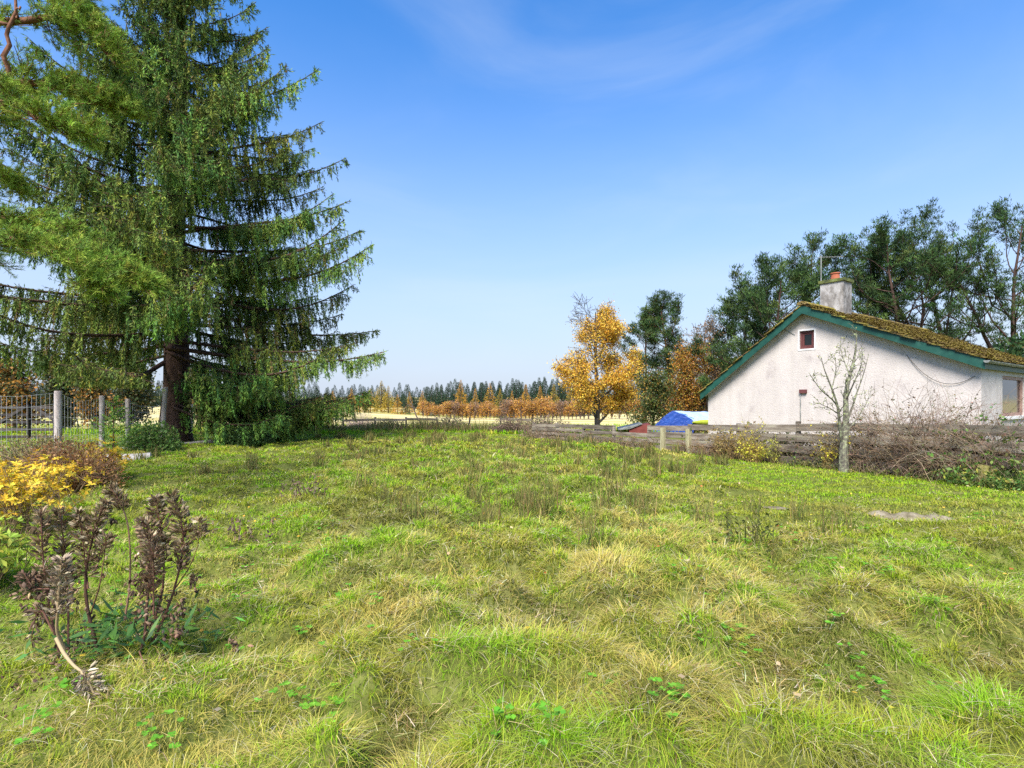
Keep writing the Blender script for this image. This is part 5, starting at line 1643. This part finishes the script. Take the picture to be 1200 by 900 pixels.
def stalk(t, line, r0, spike=None, dens=300, rad=.055, podL=.042, cols=PODC, col=(.16, .08, .055), twist=0, podW=.0115, back=.1):
    """stem through photo points (px, py, depth); spike=(t0,t1) portion carrying pods"""
    P_ = smooth(np.array([at(*p) for p in line]), 22)
    mb = MB(); tube(mb, P_, np.linspace(r0, r0 * .35, 22), 7, rough=.15, rng=rg, col=col)
    mb.build('stem', M_TWIG, t)
    if spike is None: return P_
    t0, t1 = spike
    tt = np.linspace(0, 1, 22)
    Lsp = np.linalg.norm(P_[-1] - P_[0]) * (t1 - t0)
    n = max(18, int(dens * 1.35 * Lsp))
    f = t0 + (t1 - t0) * np.sort(rg.random(n))
    c = np.stack([np.interp(f, tt, P_[:, k]) for k in range(3)], 1)
    ax = nrm(np.stack([np.interp(np.minimum(f + .02, 1), tt, P_[:, k]) - np.interp(f - .02, tt, P_[:, k]) for k in range(3)], 1))
    a, b = frame_of(ax); an = rg.random(n) * 6.283
    ro = a * np.cos(an)[:, None] + b * np.sin(an)[:, None]
    rf = np.interp((f - t0) / (t1 - t0), [0, .25, .8, 1], [.75, 1, .8, .35])
    d = nrm(ro * rg.uniform(.5, 1.1, (n, 1)) + ax * rg.uniform(.1, .9, (n, 1)) + rg.normal(0, .2, (n, 3)) + [0, 0, .12])
    c2 = c + ro * (1.15 * rad * rf * rg.uniform(.1, .75, n))[:, None]
    mb = MB(); sticks(mb, c, c2, .0016, .0012, 3, np.array(col) * 1.2)
    pods(mb, c2, d, podL * rg.uniform(.65, 1.2, n), podW * rg.uniform(.7, 1.2, n), pick(rg, cols, [4, 3, 2, 1.3][:len(cols)], n, .2, .04))
    mb.build('seed_head', M_DRY, t)
    return P_


def crumple(t, cx, cy, y, n, sp, cols=BRN, size=.034):
    """withered curled leaves hanging on a stalk"""
    mb = MB(); c = at(cx, cy, y) + rg.normal(0, 1, (n, 3)) * np.array([sp[0], sp[0], sp[1]])
    pods(mb, c, nrm(rg.normal(0, .7, (n, 3)) - [0, 0, .7]), size * rg.uniform(.5, 1.2, n), size * .5 * rg.uniform(.6, 1.2, n), pick(rg, cols, np.ones(len(cols)), n, .25, .06))
    mb.build('withered_leaves', M_DRY, t)


d1 = empty('dead_seed_plant', at(78, 800, 3.2), 'leftmost dead plant with grey seed spikes and one stalk bent to the grass', 'plant')
stalk(d1, [(80, 805, 3.2), (68, 760, 3.2), (58, 715, 3.25), (50, 655, 3.3), (48, 598, 3.3)], .009, (.42, 1), 330, .052)
stalk(d1, [(84, 805, 3.25), (80, 760, 3.25), (80, 700, 3.35), (76, 650, 3.4), (70, 597, 3.4)], .008, (.50, 1), 330, .045)
stalk(d1, [(76, 760, 3.1), (66, 740, 3.05), (68, 710, 3.0), (70, 680, 3.0), (72, 655, 3.0)], .010, (.42, 1), 340, .055, cols=[[.38, .31, .21], [.30, .23, .15], [.22, .16, .11]], col=(.34, .25, .14))
stalk(d1, [(66, 748, 3.03), (74, 765, 2.98), (86, 780, 2.92), (95, 786, 2.86), (104, 800, 2.82), (114, 822, 2.80), (124, 850, 2.78)], .010, (.50, 1), 360, .05, podL=.045, cols=[[.38, .31, .21], [.29, .22, .15], [.44, .37, .26]], col=(.38, .29, .16))
stalk(d1, [(62, 740, 3.1), (50, 715, 3.1), (42, 720, 3.1), (36, 752, 3.1)], .006, (.35, 1), 420, .06, cols=[[.15, .105, .065], [.23, .17, .105], [.11, .075, .045], [.34, .27, .18]])
stalk(d1, [(58, 690, 3.2), (40, 690, 3.2), (28, 672, 3.2)], .005, (.5, 1), 300, .035, cols=BRN)
crumple(d1, 36, 690, 3.2, 60, (.035, .05)); crumple(d1, 75, 700, 3.2, 60, (.05, .06)); crumple(d1, 72, 800, 3.1, 130, (.06, .10)); crumple(d1, 34, 815, 3.0, 60, (.05, .08)); crumple(d1, 25, 835, 2.95, 40, (.04, .05))
d2 = empty('dead_seed_plant', at(119, 786, 3.35), 'middle dead plant with thick dark stem and a forked grey seed spike', 'plant')
stalk(d2, [(120, 790, 3.35), (112, 752, 3.35), (102, 715, 3.4), (99, 675, 3.4), (106, 640, 3.4), (114, 610, 3.4), (124, 588, 3.4)], .012, (.50, 1), 360, .052, col=(.09, .05, .035))
stalk(d2, [(103, 690, 3.4), (100, 660, 3.42), (96, 625, 3.42), (92, 600, 3.42)], .006, (.45, 1), 330, .035)
stalk(d2, [(106, 720, 3.4), (116, 690, 3.35), (122, 655, 3.35), (124, 628, 3.35)], .005, (.72, 1), 340, .04)
stalk(d2, [(146, 727, 3.5), (152, 690, 3.5), (153, 650, 3.5), (150, 612, 3.5), (140, 585, 3.5), (129, 571, 3.5)], .007, (.70, 1), 420, .04, col=(.26, .15, .10))
crumple(d2, 112, 745, 3.4, 40, (.05, .07)); crumple(d2, 82, 760, 3.4, 70, (.05, .08)); crumple(d2, 118, 660, 3.4, 14, (.02, .04)); crumple(d2, 134, 610, 3.45, 10, (.01, .015), size=.04)
d3 = empty('dead_seed_plant', at(162, 775, 3.3), 'bushiest dead plant on the right with dense grey brown seed heads', 'plant')
stalk(d3, [(160, 780, 3.3), (170, 745, 3.3), (172, 705, 3.3), (178, 660, 3.3), (176, 620, 3.3), (165, 612, 3.3)], .009, (.45, 1), 360, .06, col=(.12, .065, .05))
stalk(d3, [(164, 778, 3.4), (178, 735, 3.45), (192, 690, 3.45), (192, 640, 3.45), (186, 605, 3.45), (182, 583, 3.45)], .009, (.48, 1), 380, .06)
stalk(d3, [(168, 775, 3.35), (190, 730, 3.4), (205, 690, 3.4), (216, 640, 3.4), (212, 605, 3.4), (201, 580, 3.4)], .009, (.50, 1), 380, .055)
stalk(d3, [(205, 690, 3.4), (222, 665, 3.4), (232, 640, 3.4), (234, 610, 3.4)], .004, (.75, 1), 380, .035)
stalk(d3, [(180, 720, 3.25), (180, 690, 3.25), (180, 650, 3.2), (172, 625, 3.2)], .006, (.30, 1), 330, .055, cols=[[.22, .15, .09], [.30, .23, .14], [.16, .105, .06]])
stalk(d3, [(163, 763, 3.2), (172, 785, 3.1), (182, 805, 3.05), (196, 818, 3.0)], .004, (.78, 1), 380, .04, cols=[[.2, .16, .15], [.14, .11, .10]])
crumple(d3, 168, 690, 3.3, 120, (.045, .09)); crumple(d3, 190, 720, 3.35, 90, (.08, .06)); crumple(d3, 175, 640, 3.3, 60, (.05, .06), cols=PODC); crumple(d3, 218, 655, 3.4, 20, (.02, .02)); crumple(d3, 228, 680, 3.4, 20, (.015, .03)); crumple(d3, 212, 708, 3.35, 26, (.015, .03)); crumple(d3, 208, 742, 3.3, 22, (.025, .02)); crumple(d3, 190, 772, 3.2, 24, (.03, .02)); crumple(d3, 190, 855, 2.75, 36, (.04, .02)); crumple(d3, 276, 755, 3.3, 20, (.02, .03))
# green leaves at their feet
t = empty('leaf_clump', at(150, 775, 3.4), 'lance shaped dark green leaves at the feet of the dead plants', 'plant')
mb = MB(); n = 420
c = np.stack([rg.normal(-2.42, .26, n), rg.normal(3.45, .20, n), rg.uniform(.03, .30, n)], 1)
d = nrm(np.stack([rg.normal(0, 1, n), rg.normal(0, 1, n), rg.uniform(0, .7, n)], 1))
cards(mb, c, d, rg.uniform(.07, .15, n), rg.uniform(.018, .03, n), rg, pick(rg, [[.07, .17, .035], [.10, .22, .04], [.06, .13, .04]], [3, 2, 2], n), side=np.array([0, 0, 1.]) + rg.normal(0, .35, (n, 3)))
mb.build('foliage', M_LEAF, t)
# small dead tufts out in the meadow
for i, (px, py, h, n, lab) in enumerate([(358, 596, .35, 40, 'cluster of short dark dead stalks in the left part of the meadow'), (714, 562, .50, 34, 'dark green dock standing alone in the meadow below the gate posts'), (878, 660, .42, 46, 'dark rush tuft in the right half of the meadow'), (285, 640, .2, 26, 'low brown dead tuft right of the dead seed plants')]):
    y = CZ * FPX / (py - HY); x = (px - 600) / FPX * y
    t = empty('dead_tuft', (x, y, 0), lab, 'plant')
    mb = MB(); m = n
    X = x + rg.normal(0, .16, m); Y = y + rg.normal(0, .12, m)
    c = pick(rg, [[.13, .08, .07], [.2, .14, .09]] if i in (0, 3) else [[.08, .10, .03], [.14, .13, .04]], [1, 1], m)
    blades(mb, X, Y, gz(X, Y), rg.random(m) * 6.28, rg.uniform(.4, 1.1, m) * h, .014 + 0 * X, np.abs(rg.normal(.2, .2, m)), np.abs(rg.normal(.5, .4, m)), c, c, 3)
    k = rg.integers(0, m, m * 3)
    cards(mb, np.stack([X[k], Y[k], gz(X[k], Y[k]) + h * rg.uniform(.1, .8, m * 3)], 1), rg.normal(0, 1, (m * 3, 3)), .06, .025, rg, c[k])
    mb.build('foliage', M_DRY, t)
